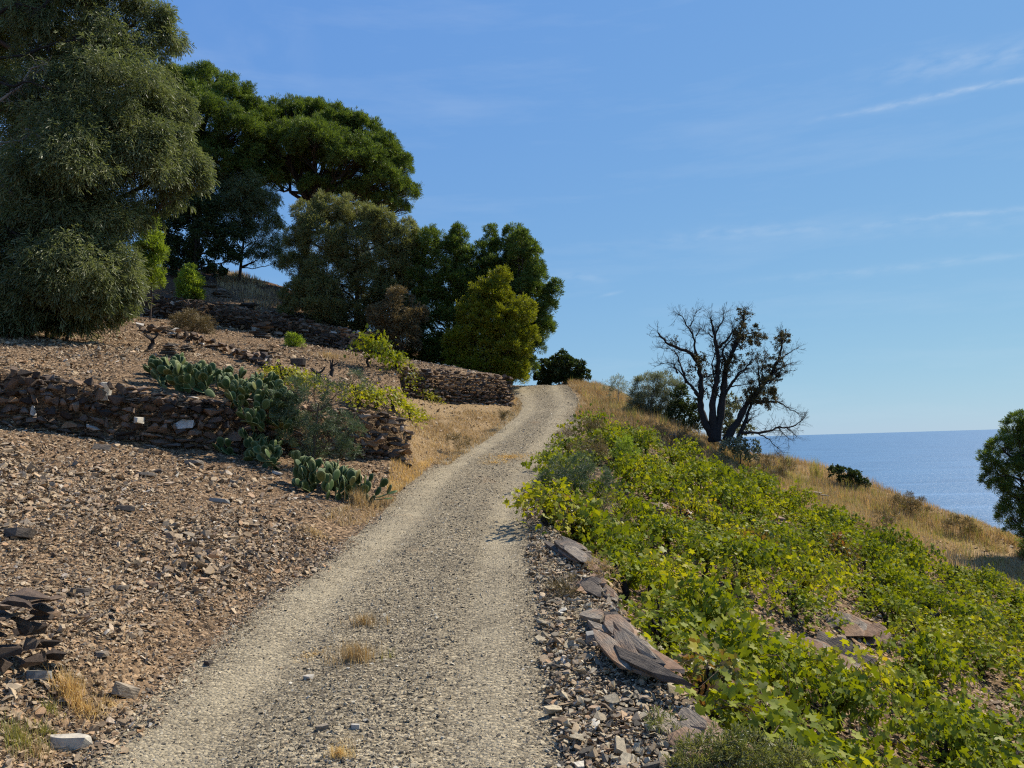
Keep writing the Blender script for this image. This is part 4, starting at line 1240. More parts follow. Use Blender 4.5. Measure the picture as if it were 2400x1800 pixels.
plant('olive_shrub', 'olive green shrub seen through the trunks of the charred tree', 'shrub', (1705, 1030), [(1708, 935, 16), (1712, 960, 20), (1700, 985, 20), (1725, 1000, 18), (1750, 1010, 14), (1715, 1015, 20)], 29, 'oak', M_greyshrub, trunk_r=.04, group=RS, twig=10)
plant('olive_shrub', 'low olive shrub right under the charred tree', 'shrub', (1735, 1085), [(1700, 1045, 16), (1730, 1042, 20), (1762, 1050, 18), (1735, 1065, 20), (1768, 1075, 14)], 26.6, 'oak', M_greyshrub, trunk_r=.03, group=RS, twig=10, dens=.8)
plant('grey_shrub', 'wispy grey brown shrub right of the low olive shrub', 'shrub', (1815, 1125), [(1785, 1085, 18), (1815, 1082, 20), (1845, 1098, 18), (1810, 1108, 20)], 25.8, 'wisp', M_brownshrub, bark=M_twig_grey, trunk_r=.03, group=RS, twig=16, dens=.7)
plant('grey_shrub', 'grey twiggy shrub on the slope below the charred tree', 'shrub', (1590, 1045), [(1560, 1005, 18), (1590, 1010, 20), (1620, 1020, 18), (1530, 1000, 16)], 25.5, 'wisp', M_brownshrub, bark=M_twig_grey, trunk_r=.03, group=RS, twig=16, dens=.6)
TB = 'bushes along the right edge of the track'
plant('grey_shrub', 'dark grey green bush spreading above the overhanging vine at the track edge', 'shrub', (1350, 1165), [(1290, 1120, 22), (1320, 1098, 28), (1365, 1092, 28), (1400, 1112, 28), (1345, 1125, 30), (1275, 1135, 18), (1425, 1135, 20)], 15.6, 'fern', M_fern, bark=M_twig_grey, trunk_r=.03, group=TB, twig=16)
plant('dead_brush', 'bare grey brush tangled below the dark grey green bush', 'shrub', (1430, 1225), [(1400, 1170, 22), (1435, 1185, 24), (1460, 1215, 22), (1420, 1205, 22)], 13.8, 'wisp', M_brownshrub, bark=M_twig_grey, trunk_r=.025, group=TB, twig=34, dens=.35)
plant('dry_shrub', 'brown cushion bush at the top of the vines beside the track', 'shrub', (1395, 1075), [(1375, 1045, 16), (1400, 1045, 20), (1415, 1060, 14), (1350, 1050, 14)], 19.5, 'fern', M_brownshrub, bark=M_twig_brown, trunk_r=.02, group=TB, twig=12)
plant('dry_shrub', 'olive brown bush where the straw bank meets the vines', 'shrub', (1360, 1035), [(1340, 1010, 16), (1370, 1000, 18), (1400, 1000, 18), (1320, 1025, 14)], 22, 'fern', M_brownshrub, bark=M_twig_brown, trunk_r=.02, group=TB, twig=12, dens=.8)
plant('dry_shrub', 'grey tuft bush on the rubble below the reddish outcrop', 'shrub', (1320, 1415), [(1305, 1385, 24), (1335, 1375, 24), (1320, 1400, 24), (1350, 1395, 16)], 8.7, 'fern', M_brownshrub, bark=M_twig_grey, trunk_r=.01, group=TB, twig=18, scale=.8)
plant('dry_shrub', 'straw coloured tuft bush right of the reddish outcrop', 'shrub', (1420, 1365), [(1405, 1330, 20), (1425, 1345, 18), (1400, 1315, 14)], 9.2, 'fern', M_grass, bark=M_twig_grey, trunk_r=.01, group=TB, twig=14, scale=.8)
plant('prickly_shrub', 'green prickly shrub with rusty patches at the bottom edge, right of the rubble', 'shrub', (1740, 1830), [(1640, 1775, 50), (1700, 1750, 45), (1770, 1765, 50), (1830, 1790, 45), (1720, 1800, 50), (1600, 1800, 35), (1880, 1800, 35)], None, 'prick', M_rosemary, bark=M_twig_brown, trunk_r=.01, twig=24, flat=.7)
plant('prickly_shrub', 'thin green sprawling sprigs over the rubble left of the green prickly shrub', 'shrub', (1570, 1740), [(1560, 1700, 30), (1590, 1740, 30), (1540, 1690, 22)], None, 'prick', M_rosemary, bark=M_twig_brown, trunk_r=.006, group=None, twig=20, dens=.35, flat=.6)
LB = 'bushes on the terraces'
plant('dry_shrub', 'tan dry cushion bush in front of the highest terrace wall', 'shrub', (452, 800), [(425, 755, 18), (450, 750, 20), (478, 758, 18), (440, 775, 20), (470, 778, 18), (412, 772, 12), (492, 775, 10)], 29.0, 'fern', M_brownshrub, bark=M_twig_brown, trunk_r=.03, group=LB, twig=22, scale=1.5, dens=.7)
plant('dry_shrub', 'purplish dead tuft on the bare terrace left of the prickly pear', 'shrub', (295, 890), [(285, 865, 13), (300, 872, 13), (308, 880, 9)], 19.5, 'fern', M_brownshrub, bark=M_twig_brown, trunk_r=.01, group=LB, twig=20, dens=.5)
plant('feathery_shrub', 'fine grey green feathery shrub hanging over the long wall, right of the prickly pear', 'shrub', (735, 1085), [
    (690, 910, 26), (735, 915, 32), (790, 925, 30), (680, 965, 34), (740, 975, 44), (800, 990, 32), (700, 1020, 36), (765, 1040, 44), (810, 1060, 26), (830, 1010, 20), (650, 930, 22), (730, 1080, 34), (860, 905, 16), (830, 880, 16)],
    16.5, 'fern', M_fern, bark=M_twig_brown, trunk_r=.04, group=LB, twig=18, dens=.85)
plant('dry_shrub', 'dead brown bush on the bank beside the track above the golden grass', 'shrub', (1185, 985), [(1170, 970, 13), (1190, 975, 12)], 26, 'fern', M_brownshrub, bark=M_twig_brown, trunk_r=.01, group=LB, twig=14)
plant('dry_shrub', 'grey cushion bush on the rusty bank at the left edge of the track', 'shrub', (1080, 1060), [(1065, 1035, 16), (1085, 1040, 16)], 22.2, 'fern', M_brownshrub, bark=M_twig_grey, trunk_r=.01, group=LB, twig=14)


# ------------------------------------------------------------------ the charred tree on the ridge
def twigs(g, p, d, l, r, depth, ends):
    d = d / (np.linalg.norm(d) + 1e-9)
    q = p + d * l
    g.tube(wiggle(bez(p, p * .5 + q * .5 + RNG.normal(0, .10 * l, 3), q, 4), .03 * l), r, r * .55, 3)
    ends.append(q)
    if depth > 0:
        for _ in range(RNG.integers(2, 4)):
            twigs(g, q, d + RNG.normal(0, .48, 3) * [1, .8, 1] + [0, 0, .12], l * RNG.uniform(.55, .85), r * .6, depth - 1, ends)


def charred_tree():
    Y0 = 27.2
    def Z(x, y, dy=0): return P(1500 + .2411 * x, 680 + .2411 * y, Y0 + dy)
    limbs = [
        (.17, .2, [(705, 1470), (690, 1390), (620, 1270), (590, 1130), (592, 1000), (600, 850), (565, 690), (500, 600), (380, 560), (265, 515), (185, 410)]),
        (.075, .4, [(575, 1020), (520, 975), (460, 915), (400, 850), (345, 795), (285, 778)]),
        (.05, .5, [(445, 900), (430, 800), (400, 720), (375, 620), (330, 565), (235, 550)]),
        (.06, .1, [(560, 690), (545, 600), (545, 450), (485, 350), (435, 250), (400, 222)]),
        (.03, .1, [(485, 350), (520, 290), (540, 232)]),
        (.04, .5, [(365, 805), (340, 740), (335, 712), (215, 710)]),
        (.035, 0, [(545, 440), (590, 380)]),
        (.16, -.2, [(715, 1470), (705, 1350), (700, 1200), (708, 1050), (735, 900), (752, 800), (755, 690), (735, 540), (712, 430), (690, 350), (678, 290)]),
        (.05, -.2, [(735, 540), (728, 440), (775, 350), (815, 290), (825, 222)]),
        (.04, -.3, [(722, 820), (690, 740), (700, 650), (722, 580)]),
        (.06, -.1, [(765, 560), (830, 500), (880, 420), (865, 345)]),
        (.035, -.2, [(710, 460), (670, 410), (635, 380)]),
        (.18, 0, [(745, 1470), (745, 1360), (785, 1210), (800, 1080), (810, 960), (832, 850), (838, 740), (890, 640), (925, 540), (965, 440), (1000, 350), (1022, 215)]),
        (.06, .3, [(925, 560), (985, 450), (1080, 405), (1185, 440)]),
        (.07, -.4, [(830, 1010), (890, 910), (950, 815), (1020, 755), (1060, 690)]),
        (.05, -.4, [(900, 895), (990, 800), (1090, 785)]),
        (.06, .3, [(830, 690), (800, 620), (820, 555), (895, 480), (935, 385)]),
        (.03, .3, [(880, 938), (960, 930), (1018, 914)]),
        (.15, .5, [(830, 1480), (880, 1370), (970, 1240), (1050, 1090), (1130, 985), (1215, 890), (1290, 790), (1345, 660), (1378, 530), (1372, 425)]),
        (.10, .1, [(960, 1480), (985, 1390), (1035, 1250), (1090, 1120), (1150, 1020), (1230, 915)]),
        (.05, .5, [(1290, 800), (1390, 750), (1485, 705)]),
        (.045, .5, [(1330, 700), (1420, 630), (1520, 570)]),
        (.04, .5, [(1260, 900), (1320, 860), (1400, 800), (1500, 770)]),
        (.06, .2, [(1130, 1090), (1240, 1085), (1330, 1085), (1420, 1140), (1505, 1192)]),
        (.05, .6, [(1165, 930), (1130, 860), (1100, 780), (1060, 690)]),
        (.04, .6, [(1200, 880), (1180, 760), (1200, 640)]),
        (.06, .2, [(985, 1380), (1130, 1392), (1250, 1372), (1350, 1335), (1480, 1330), (1550, 1292), (1578, 1262)]),
        (.03, .2, [(1345, 1338), (1420, 1390), (1500, 1440)]),
        (.025, .2, [(1430, 1340), (1450, 1400)]),
        (.03, .2, [(1150, 1392), (1225, 1450), (1270, 1525)]),
        (.05, .1, [(1040, 1290), (1080, 1262), (1140, 1240)]),
        (.03, 0, [(620, 850), (700, 830), (760, 800)]),
    ]
    b = Z(760, 1440); b = np.array([b[0], b[1], H1(b[0], b[1])])
    root = empty('charred_oak', b, 'bare charred tree with many black limbs on the grassy ridge beside the sea', 'tree')
    for (r, dy, pts) in limbs:
        p = np.array([Z(x, y, dy * (k / len(pts))) for k, (x, y) in enumerate(pts)])
        t = np.linspace(0, 1, len(p)); tt = np.linspace(0, 1, len(p) * 3)
        q = np.c_[[np.interp(tt, t, p[:, k]) for k in range(3)]].T
        q = (np.roll(q, 1, 0) + 2 * q + np.roll(q, -1, 0)) / 4
        q[0], q[-1] = p[0], p[-1]
        q[1:-1] += RNG.normal(0, .014, (len(q) - 2, 3))
        q[:, 1] += np.linspace(0, RNG.normal(0, .4), len(q)) if r < .1 else np.linspace(0, RNG.normal(0, .2), len(q))
        g = Geo()
        rr = r * 1.0 * (1 - .82 * np.linspace(0, 1, len(q)) ** .8) * (1 + RNG.normal(0, .08, len(q)))
        g.tube(q, np.maximum(rr, .012), 0, 7 if r > .1 else 5)
        ends = []
        n = len(q)
        for k in range(int(n * .28), n):
            for _rep in range(3):
                d = q[k] - q[k - 1]; d = d / (np.linalg.norm(d) + 1e-9)
                twigs(g, q[k], d * .7 + RNG.normal(0, .65, 3) + [0, 0, .25], RNG.uniform(.10, .26), max(rr[k] * .25, .006), 2 if _rep else 3, ends)
        d = q[-1] - q[-3]
        for _ in range(3): twigs(g, q[-1], d / np.linalg.norm(d) + RNG.normal(0, .4, 3), RNG.uniform(.12, .25), .009, 2, ends)
        link('trunk' if r > .12 else 'branch', g.mesh('limb', M_bark_dark, b), root)
    V, F, nv = [], [], 0
    for (x, y, r, dn) in ((1010, 205, 55, 1), (1050, 240, 45, .6), (975, 300, 40, .6), (975, 400, 60, 1.4), (1090, 430, 70, 1.6), (1170, 475, 48, 1.5), (955, 480, 62, 1.4), (1010, 500, 60, 1.0), (880, 680, 55, 1.2), (830, 660, 40, 1), (1390, 485, 60, 1.7), (1390, 425, 40, 1),
                          (1330, 520, 40, .7), (1150, 1000, 95, 1.6), (1245, 925, 75, 1.5), (1215, 1050, 75, 1.3), (1090, 1030, 70, 1.4), (1330, 760, 70, 1.0), (1290, 840, 60, 1.2), (1200, 640, 60, .6), (1200, 770, 70, .8), (590, 640, 50, .9), (600, 730, 60, .9),
                          (860, 770, 60, .9), (1010, 700, 70, .9), (980, 1110, 45, .8), (530, 740, 50, .5), (640, 870, 60, .8), (345, 490, 40, .5), (700, 1000, 60, .5), (500, 820, 50, .5), (1340, 640, 50, .6), (1280, 1090, 50, .5), (1100, 640, 50, .4), (750, 780, 50, .5)):
        c = Z(x, y, RNG.normal(0, .35)); rm = r * .2411 / F_PX * Y0 * 1.35
        n = int(760 * dn * (rm / .3) ** 2)
        pp, d = clump_pts(c, rm, n, -1, .95, 1)
        v_, f_ = leaflets(pp, RNG.normal(0, 1, pp.shape), .058, .036)
        V.append(v_); F.append(f_ + nv); nv += len(v_)
    tag(link('foliage', mesh_from('foliage', np.concatenate(V) - b, np.concatenate(F), M_oakdry), root), kind='stuff')


charred_tree()


# ------------------------------------------------------------------ prickly pears
def cactus_mat():
    m, nt, out = newmat('prickly_pear_skin')
    at = nt.nodes.new('ShaderNodeAttribute'); at.attribute_name = 'rim'
    geo = nt.nodes.new('ShaderNodeNewGeometry'); tc = nt.nodes.new('ShaderNodeTexCoord')
    oi = nt.nodes.new('ShaderNodeObjectInfo')
    col = _ramp(nt, oi.outputs['Random'], [(0, (.025, .052, .016)), (.6, (.045, .082, .022)), (.9, (.09, .11, .028)), (1, (.17, .15, .045))])
    v = nt.nodes.new('ShaderNodeTexVoronoi'); v.inputs['Scale'].default_value = 28
    nt.links.new(tc.outputs['Object'], v.inputs['Vector'])
    dots = _math(nt, 'MULTIPLY', _math(nt, 'SUBTRACT', .22, v.outputs['Distance']), 8, True)
    col = _mix(nt, _math(nt, 'MULTIPLY', dots, .25), col, (.35, .36, .22))
    col = _mix(nt, _math(nt, 'MULTIPLY', at.outputs['Fac'], .6), col, (.30, .33, .16))  # pale rim: light caught by the edge spines, put into the skin colour
    p = nt.nodes.new('ShaderNodeBsdfPrincipled'); nt.links.new(col, p.inputs['Base Color'])
    p.inputs['Roughness'].default_value = .65; p.inputs['Specular IOR Level'].default_value = .18
    nt.links.new(p.outputs[0], out.inputs[0])
    return m


M_cactus = cactus_mat()


def pad_mesh(seed):
    r = np.random.default_rng(seed)
    n = 16; V = []; rim = []
    a = np.linspace(0, 2 * math.pi, n, endpoint=False)
    ox = np.cos(a) * .36; oz = .5 + np.sin(a) * .5
    ox *= .72 + .28 * np.clip(oz * 1.5, 0, 1)                     # narrow at the joint
    th = .055
    bend = r.uniform(-.08, .08)
    for (sc, y, rm) in ((0, 1, 0), (.6, .9, 0), (.92, .45, .5), (1, 0, 1), (.92, -.45, .5), (.6, -.9, 0), (0, -1, 0)):
        if sc == 0: V.append([[0, y * th, .5]]); rim += [0]
        else:
            V.append(np.c_[ox * sc, np.full(n, y * th) + bend * (oz - .5) ** 2, .5 + (oz - .5) * sc]); rim += [rm] * n
    V = np.concatenate(V); F = []
    for j in range(n): F.append((0, 1 + j, 1 + (j + 1) % n))
    for k in range(4):
        s = 1 + k * n
        for j in range(n):
            j2 = (j + 1) % n
            F += [(s + j, s + n + j, s + n + j2), (s + j, s + n + j2, s + j2)]
    s = 1 + 4 * n; e = len(V) - 1
    for j in range(n): F.append((s + j, e, s + (j + 1) % n))
    return mesh_from('pad', V, F, M_cactus, True, {'rim': rim})


PADS = [pad_mesh(i) for i in range(4)]


def prickly_pear(label, bases, size, maxn, spread_, lean, gens=4):
    b0 = Vector(bases[len(bases) // 2])
    root = empty('prickly_pear', b0, label, 'cactus', 'prickly pears by the long wall')
    q = []; n = 0
    for b in bases:
        for _ in range(3):
            q.append((Vector(b) - b0 + Vector((RNG.normal(0, .12), RNG.normal(0, .12), -.06)), Vector((RNG.normal(lean[0], spread_), RNG.normal(lean[1], spread_), 1)).normalized(), RNG.uniform(0, 6.28), 0))
    while q and n < maxn:
        pos, up, yaw, gen = q.pop(0)
        s = size * RNG.uniform(.78, 1.15) * (1 - .05 * gen)
        Z = up; X = Vector((math.cos(yaw), math.sin(yaw), 0)); X = (X - Z * X.dot(Z)).normalized(); Yv = Z.cross(X)
        M = Matrix((X, Yv, Z)).transposed().to_4x4()
        o = link('pad', PADS[RNG.integers(4)], root)
        o.matrix_local = Matrix.Translation(pos) @ M @ Matrix.Scale(s, 4)
        n += 1
        if gen < gens:
            for _ in range(RNG.choice([1, 2, 2, 3]) if gen else 3):
                a = RNG.uniform(.25, .75) * math.pi * (1 if RNG.random() < .8 else 1.3)
                lp = Vector((math.cos(a) * .34, 0, .5 + math.sin(a) * .46)) * s
                pp = pos + M.to_3x3() @ lp
                du = (M.to_3x3() @ Vector((math.cos(a) * .9, RNG.normal(0, .35), .9))).normalized()
                du = (du + Vector((0, 0, .28)) + Vector((RNG.normal(0, .15), RNG.normal(0, .25), 0)) + Vector((lean[0], lean[1], 0)) * .25).normalized()
                q.append((pp, du, yaw + RNG.normal(0, .8), gen + 1))
    return root


_b = []
for (u, v, y) in ((400, 975, 17.0), (395, 960, 17.6), (420, 985, 16.7), (460, 990, 17.0), (505, 985, 17.1), (545, 990, 17.2), (590, 995, 17.3), (630, 1005, 17.5), (480, 960, 17.9), (540, 962, 18.1), (600, 970, 18.2), (655, 1010, 17.3), (620, 1000, 17.0), (655, 1030, 16.9), (580, 1000, 17.6), (440, 975, 17.4), (520, 965, 17.6)):
    p = P(u, v, y); _b.append((p[0], p[1], H1(p[0], p[1]) + .02))
prickly_pear('large spreading prickly pear growing on top of the long stone wall', _b, .28, 300, .55, (-.02, -.10), 6)
_b = [tuple(P(u, v, y)) for (u, v, y) in ((570, 950, 16.6), (600, 965, 16.5), (640, 975, 16.7), (670, 985, 16.9), (620, 1005, 16.4), (655, 1015, 16.5), (590, 930, 17.0), (630, 930, 17.2), (670, 950, 17.2), (560, 920, 17.6), (610, 910, 17.8))]
prickly_pear('prickly pear spilling down over the face of the long wall, joined to the large one', _b, .26, 230, .6, (.15, -.35), 4)
_b = []
for (u, v, y) in ((690, 1170, 14.9), (730, 1175, 14.7), (775, 1180, 14.6), (815, 1180, 14.7), (850, 1175, 14.9), (610, 1110, 16.2), (650, 1125, 15.9), (570, 1095, 16.4), (800, 1160, 15.3)):
    p = P(u, v, y); _b.append((p[0], p[1], H1(p[0], p[1]) + .02))
prickly_pear('lower prickly pear at the foot of the wall, reaching the edge of the track', _b, .25, 280, .55, (.1, -.1), 4)


# ------------------------------------------------------------------ grapevines
def vine_meshes(n, mat, seed, rad=.72, hgt=.55, leaf=.098, lo=.06):
    """foliage of one low bush vine: a sprawling mound of leaves on arching shoots"""
    shoots = Geo(); PP, NN = [], []
    ns = 15
    for k in range(ns):
        a = k / ns * 6.283 + RNG.normal(0, .25); l = rad * RNG.uniform(.65, 1.25); hz = hgt * RNG.uniform(.55, 1.2)
        e = np.array([math.cos(a) * l, math.sin(a) * l, RNG.uniform(.05, .45) * hgt])
        c = np.array([math.cos(a) * l * .35, math.sin(a) * l * .35, hz * 1.5])
        path = bez(np.array([0, 0, .22]), c, e, 10)
        shoots.tube(path[::2], .006, .003, 3)
        m = n // ns
        t = RNG.random(m) ** .8
        idx = t * 9; i0 = np.clip(idx.astype(int), 0, 8)
        p = path[i0] + (path[i0 + 1] - path[i0]) * (idx - i0)[:, None] + RNG.normal(0, .075, (m, 3))
        p[:, 2] = np.maximum(p[:, 2], lo)
        PP.append(p)
    p = np.concatenate(PP)
    nn = unit(p * [1, 1, .9] - [0, 0, .1]) * .6 + RNG.normal(0, .78, p.shape) + [.25, -.1, .35]
    V, F = grape_leaves(p, nn, leaf * RNG.uniform(.7, 1.3, len(p)))
    return mesh_from('vine_foliage', V, F, mat), shoots.mesh('shoots', M_twig_brown)


def vine_trunk(seed):
    g = Geo()
    a = np.array([0, 0, -.15]); top = np.array([RNG.normal(0, .05), RNG.normal(0, .05), .26])
    g.tube(wiggle(bez(a, (a + top) / 2 + RNG.normal(0, .05, 3), top, 7), .012), .055, .045, 7)
    for k in range(4):
        d = RNG.normal(0, 1, 3); d[2] = abs(d[2]) + .6; d /= np.linalg.norm(d)
        g.tube(wiggle(bez(top, top + d * .08, top + d * .2 + [0, 0, .03], 5), .008), .034, .014, 5)
    return g.mesh('vine_trunk', M_bark_dark)


VF = [vine_meshes(540, M_vine, i, rad=.66 + .02 * i, hgt=.50 + .04 * i) for i in range(6)] + [vine_meshes(380, M_vine_y, i) for i in range(2)] + [vine_meshes(380, M_vine_r, 9)]
VT = [vine_trunk(i) for i in range(4)]
_lv = [mesh_from('vine_leaf', *grape_leaves(np.zeros((1, 3)), np.array([[0, 0, 1.]]), np.array([.125])), M_vine) for _ in range(5)]
_lv += [mesh_from('vine_leaf', *grape_leaves(np.zeros((1, 3)), np.array([[0, 0, 1.]]), np.array([.12])), M_vine_y) for _ in range(1)]


def vine(p, label, group, fi, s=1.0, leaves=0, hs=1.0):
    root = empty('grapevine', p, label, 'grapevine', group)
    yaw = RNG.uniform(0, 6.28)
    e = .4
    zx = (H1(p[0] + e, p[1]) - H1(p[0] - e, p[1])) / (2 * e); zy = (H1(p[0], p[1] + e) - H1(p[0], p[1] - e)) / (2 * e)
    nrm = Vector((-zx, -zy, 1)).normalized(); nrm = (nrm + Vector((0, 0, .25))).normalized()
    R = nrm.to_track_quat('Z', 'Y').to_matrix().to_4x4() @ Matrix.Rotation(yaw, 4, 'Z')
    S = Matrix.Diagonal((s, s, s * hs, 1))
    t = link('trunk', VT[RNG.integers(4)], root); t.rotation_euler = (0, 0, yaw)
    f = link('foliage', VF[fi][0], root); f.matrix_local = R @ S; f['kind'] = 'stuff'
    sh = link('shoots', VF[fi][1], f); sh['kind'] = 'stuff'
    for _ in range(leaves):
        a = RNG.uniform(0, 6.28); q = RNG.random() ** .6 * .8 * s
        z = (.60 - .45 * (q / .8) ** 2 + RNG.normal(0, .06)) * s * hs
        lf = link('leaf', _lv[RNG.integers(6) if fi < 6 else 5], root)
        v = R @ Vector((math.cos(a) * q, math.sin(a) * q, z))
        d = Vector((RNG.normal(.25, .6), RNG.normal(-.25, .6), .8)).normalized()
        lf.matrix_local = Matrix.Translation(v) @ d.to_track_quat('Z', 'Y').to_matrix().to_4x4() @ Matrix.Rotation(RNG.uniform(0, 6.28), 4, 'Z') @ Matrix.Scale(RNG.uniform(.75, 1.15), 4)
    return root


gaps = [(spot(1960, 1560), 1.0), (spot(2000, 1490), .8), (spot(1545, 1225), .5), (spot(1820, 1240), .7), (spot(1390, 1160), .9), (spot(1440, 1200), .7), (spot(2330, 1720), .8), (spot(2050, 1540), .6), (spot(2250, 1590), .5), (spot(1870, 1330), .45),
        (spot(1350, 1110), .8), (spot(1425, 1035), .5), (spot(1625, 1268), .35), (spot(1330, 1300), .45), (spot(1730, 1780), .75), (spot(1330, 1390), .5), (spot(1650, 1740), .5), (spot(1400, 1400), .3), (spot(1840, 1700), .3)]
vp = []
yy = 4.6; row = 0
while yy < 29:
    xx = 0.4 + (row % 2) * .5
    while xx < 24:
        x = xx + RNG.normal(0, .16); y = yy + RNG.normal(0, .16)
        vp.append((x, y)); xx += .98
    yy += .95; row += 1
vp = np.array(vp)
vz = H(vp[:, 0], vp[:, 1])
edge = vp[:, 0] - road_r(vp[:, 1])
sR, _ = sdist(RIDGE, vp[:, 0], vp[:, 1])
_poly = spots([(1430, 1380), (1590, 1650), (1800, 1790), (2390, 1790), (2390, 1400), (2170, 1330), (2000, 1230), (1860, 1170), (1700, 1090), (1560, 1040), (1440, 985), (1420, 1020), (1300, 1100), (1210, 1180), (1330, 1250)])[:, :2]


def inpoly(px, py, poly):
    c = np.zeros(len(px), bool); j = len(poly) - 1
    for i in range(len(poly)):
        a, b = poly[i], poly[j]
        m = ((a[1] > py) != (b[1] > py)) & (px < (b[0] - a[0]) * (py - a[1]) / (b[1] - a[1] + 1e-12) + a[0])
        c ^= m; j = i
    return c


# upper limit of the vines: a line below the grassy ridge
_lim = spots([(1450, 1040), (1560, 1090), (1700, 1130), (1860, 1195), (2000, 1275), (2170, 1345), (2390, 1400)])
limy = np.interp(vp[:, 0], _lim[:, 0], _lim[:, 1])
ok = (edge > .28) & (vp[:, 1] < limy + .3) & in_view(vp[:, 0], vp[:, 1], vz, 40)
for (g_, r_) in gaps: ok &= np.hypot(vp[:, 0] - g_[0], vp[:, 1] - g_[1]) > r_ * .95
vp = vp[ok]; vz = vz[ok]
near = np.argsort(vp[:, 1])
rank = np.empty(len(vp), int); rank[near] = np.arange(len(vp))
LM = [(spot(*q), t) for q, t in (((1960, 1565), 'the brown ledge in the biggest gap'), ((1995, 1480), 'the grey ledge in the biggest gap'), ((1540, 1215), 'the brown layered rock'), ((1820, 1235), 'the brown rock heap in the upper vines'), ((1905, 1165), 'the pale rock by the ridge grass'),
     ((1490, 1556), 'the longest slab outcrop'), ((1345, 1315), 'the reddish outcrop'), ((1740, 1790), 'the green prickly shrub at the bottom edge'), ((1468, 1080), 'the green broom seedling'), ((1350, 1150), 'the dark grey green bush by the track'), ((1420, 1030), 'the flat white rock at the top of the slope'), ((1430, 1215), 'the bare grey brush'))]
_used = set()


def vine_label(x, y, look):
    d = sorted((math.hypot(x - p[0], y - p[1]), k) for k, (p, t) in enumerate(LM))
    for dist, k in d[:2]:
        if dist > 1.9: continue
        dx, dy = x - LM[k][0][0], y - LM[k][0][1]
        side = ('just right of ' if dx > 0 else 'just left of ') if abs(dx) > abs(dy) * .8 else ('just uphill of ' if dy > 0 else 'just downhill of ')
        key = (k, side)
        if key in _used: continue
        _used.add(key)
        return '%s grapevine %s%s' % (look, side, LM[k][1])
    return None


n3 = fbm(vp[:, 0] * .5, vp[:, 1] * .5, 3, 55)
for i, (x, y) in enumerate(vp):
    r = RNG.random()
    fi = int(RNG.integers(6)) if r < .80 - n3[i] * .5 else (6 + int(RNG.integers(2)) if r < .93 else 8)
    grp = 'grapevines covering the slope right of the track'
    lab = {0: 'green leafy grapevine merged into the mass covering the slope right of the track', 6: 'yellowing grapevine patch inside the green mass right of the track', 7: 'yellowing grapevine patch inside the green mass right of the track', 8: 'russet tinged grapevine inside the green mass right of the track'}[fi if fi > 5 else 0]
    zl = ('close to the track' if x - float(road_r(np.array([y]))[0]) < 2.2 else ('just under the ridge grass' if limy[ok][i] - y < 2.4 else 'in the middle of the slope'))
    zd = 'near the bottom of the photo' if y < 10.5 else ('halfway up the slope' if y < 17 else 'in the far upper vines')
    lab = '%s grapevine %s, %s' % ({6: 'yellowing', 7: 'yellowing', 8: 'russet tinged'}.get(fi, 'green leafy'), zl, zd)
    lab = vine_label(x, y, {6: 'yellowing', 7: 'yellowing', 8: 'russet tinged'}.get(fi, 'green leafy')) or lab
    vine((x, y, vz[i]), lab, grp, fi, RNG.uniform(.85, 1.12), leaves=40 if rank[i] < 26 else 0, hs=RNG.uniform(.68, 1.35))
for (u, v, fi, lb, s) in ((1235, 1235, 7, 'grapevine hanging over the track edge, nearest to the wheel ruts on the right', 1.15), (1300, 1240, 8, 'grapevine with russet lower leaves behind the one hanging over the track', 1.0),
                          (1370, 1290, 0, 'green grapevine directly above the reddish outcrop', .9), (1330, 1068, 1, 'small dark green grapevine at the track edge above the grey green bush', .9), (1255, 1100, 2, 'low vine shoots on the edge of the track beside the grey green bush', .6)):
    p = spot(u, v); p[0] = max(p[0], float(road_r(np.array([p[1]]))[0]) - .02); p[2] = H1(p[0], p[1])
    vine(p, lb, None, fi, s, leaves=24)
LV = 'grapevines on the left terraces'
for (u, v, fi, lb, s, hs) in ((868, 862, 3, 'single dark green bush vine with a thick black trunk on the left terrace', 1.25, 1.5), (925, 862, 2, 'green shoots trailing right of the single bush vine', .9, 1.0),
                          (668, 900, 6, 'yellow green vine behind the right end of the upper prickly pear', .95, .9), (705, 918, 7, 'yellow green vine between the prickly pear and the feathery shrub', .95, .9), (640, 885, 6, 'topmost yellow vine touching the upper prickly pear', .7, .8),
                          (835, 950, 6, 'yellow green vine behind the gap of the long wall', 1.0, .9), (880, 955, 7, 'middle yellow green vine trailing along the top of the long wall', 1.0, .9), (925, 965, 6, 'yellow green vine near the right end of the long wall', .95, .9), (965, 985, 6, 'last yellow green vine spilling over the right end of the long wall', .9, .9),
                          (955, 905, 7, 'pale green vine left of the wall at the bend', .8, .8), (1000, 920, 6, 'pale green vine trailing towards the wall at the bend', .8, .8)):
    p = spot(u, v)
    vine(p, lb, LV, fi, s, leaves=0, hs=hs)
for (u, v, lb) in ((475, 745, None), (770, 880, 'bare black vine stump left of the single bush vine'), (660, 905, 'bare vine stump under the yellow vines'), (735, 900, 'bare vine stump between rocks below the smallest lime pine'), (345, 820, 'bare black vine stump on the middle terrace under the low slabs')):
    if not lb: continue
    p = spot(u, v)
    o = link('vine_stump', VT[RNG.integers(4)]); o.location = p; o.scale = (1.3, 1.3, 1.1); tag(o, lb, 'vine stump', 'bare vine stumps')


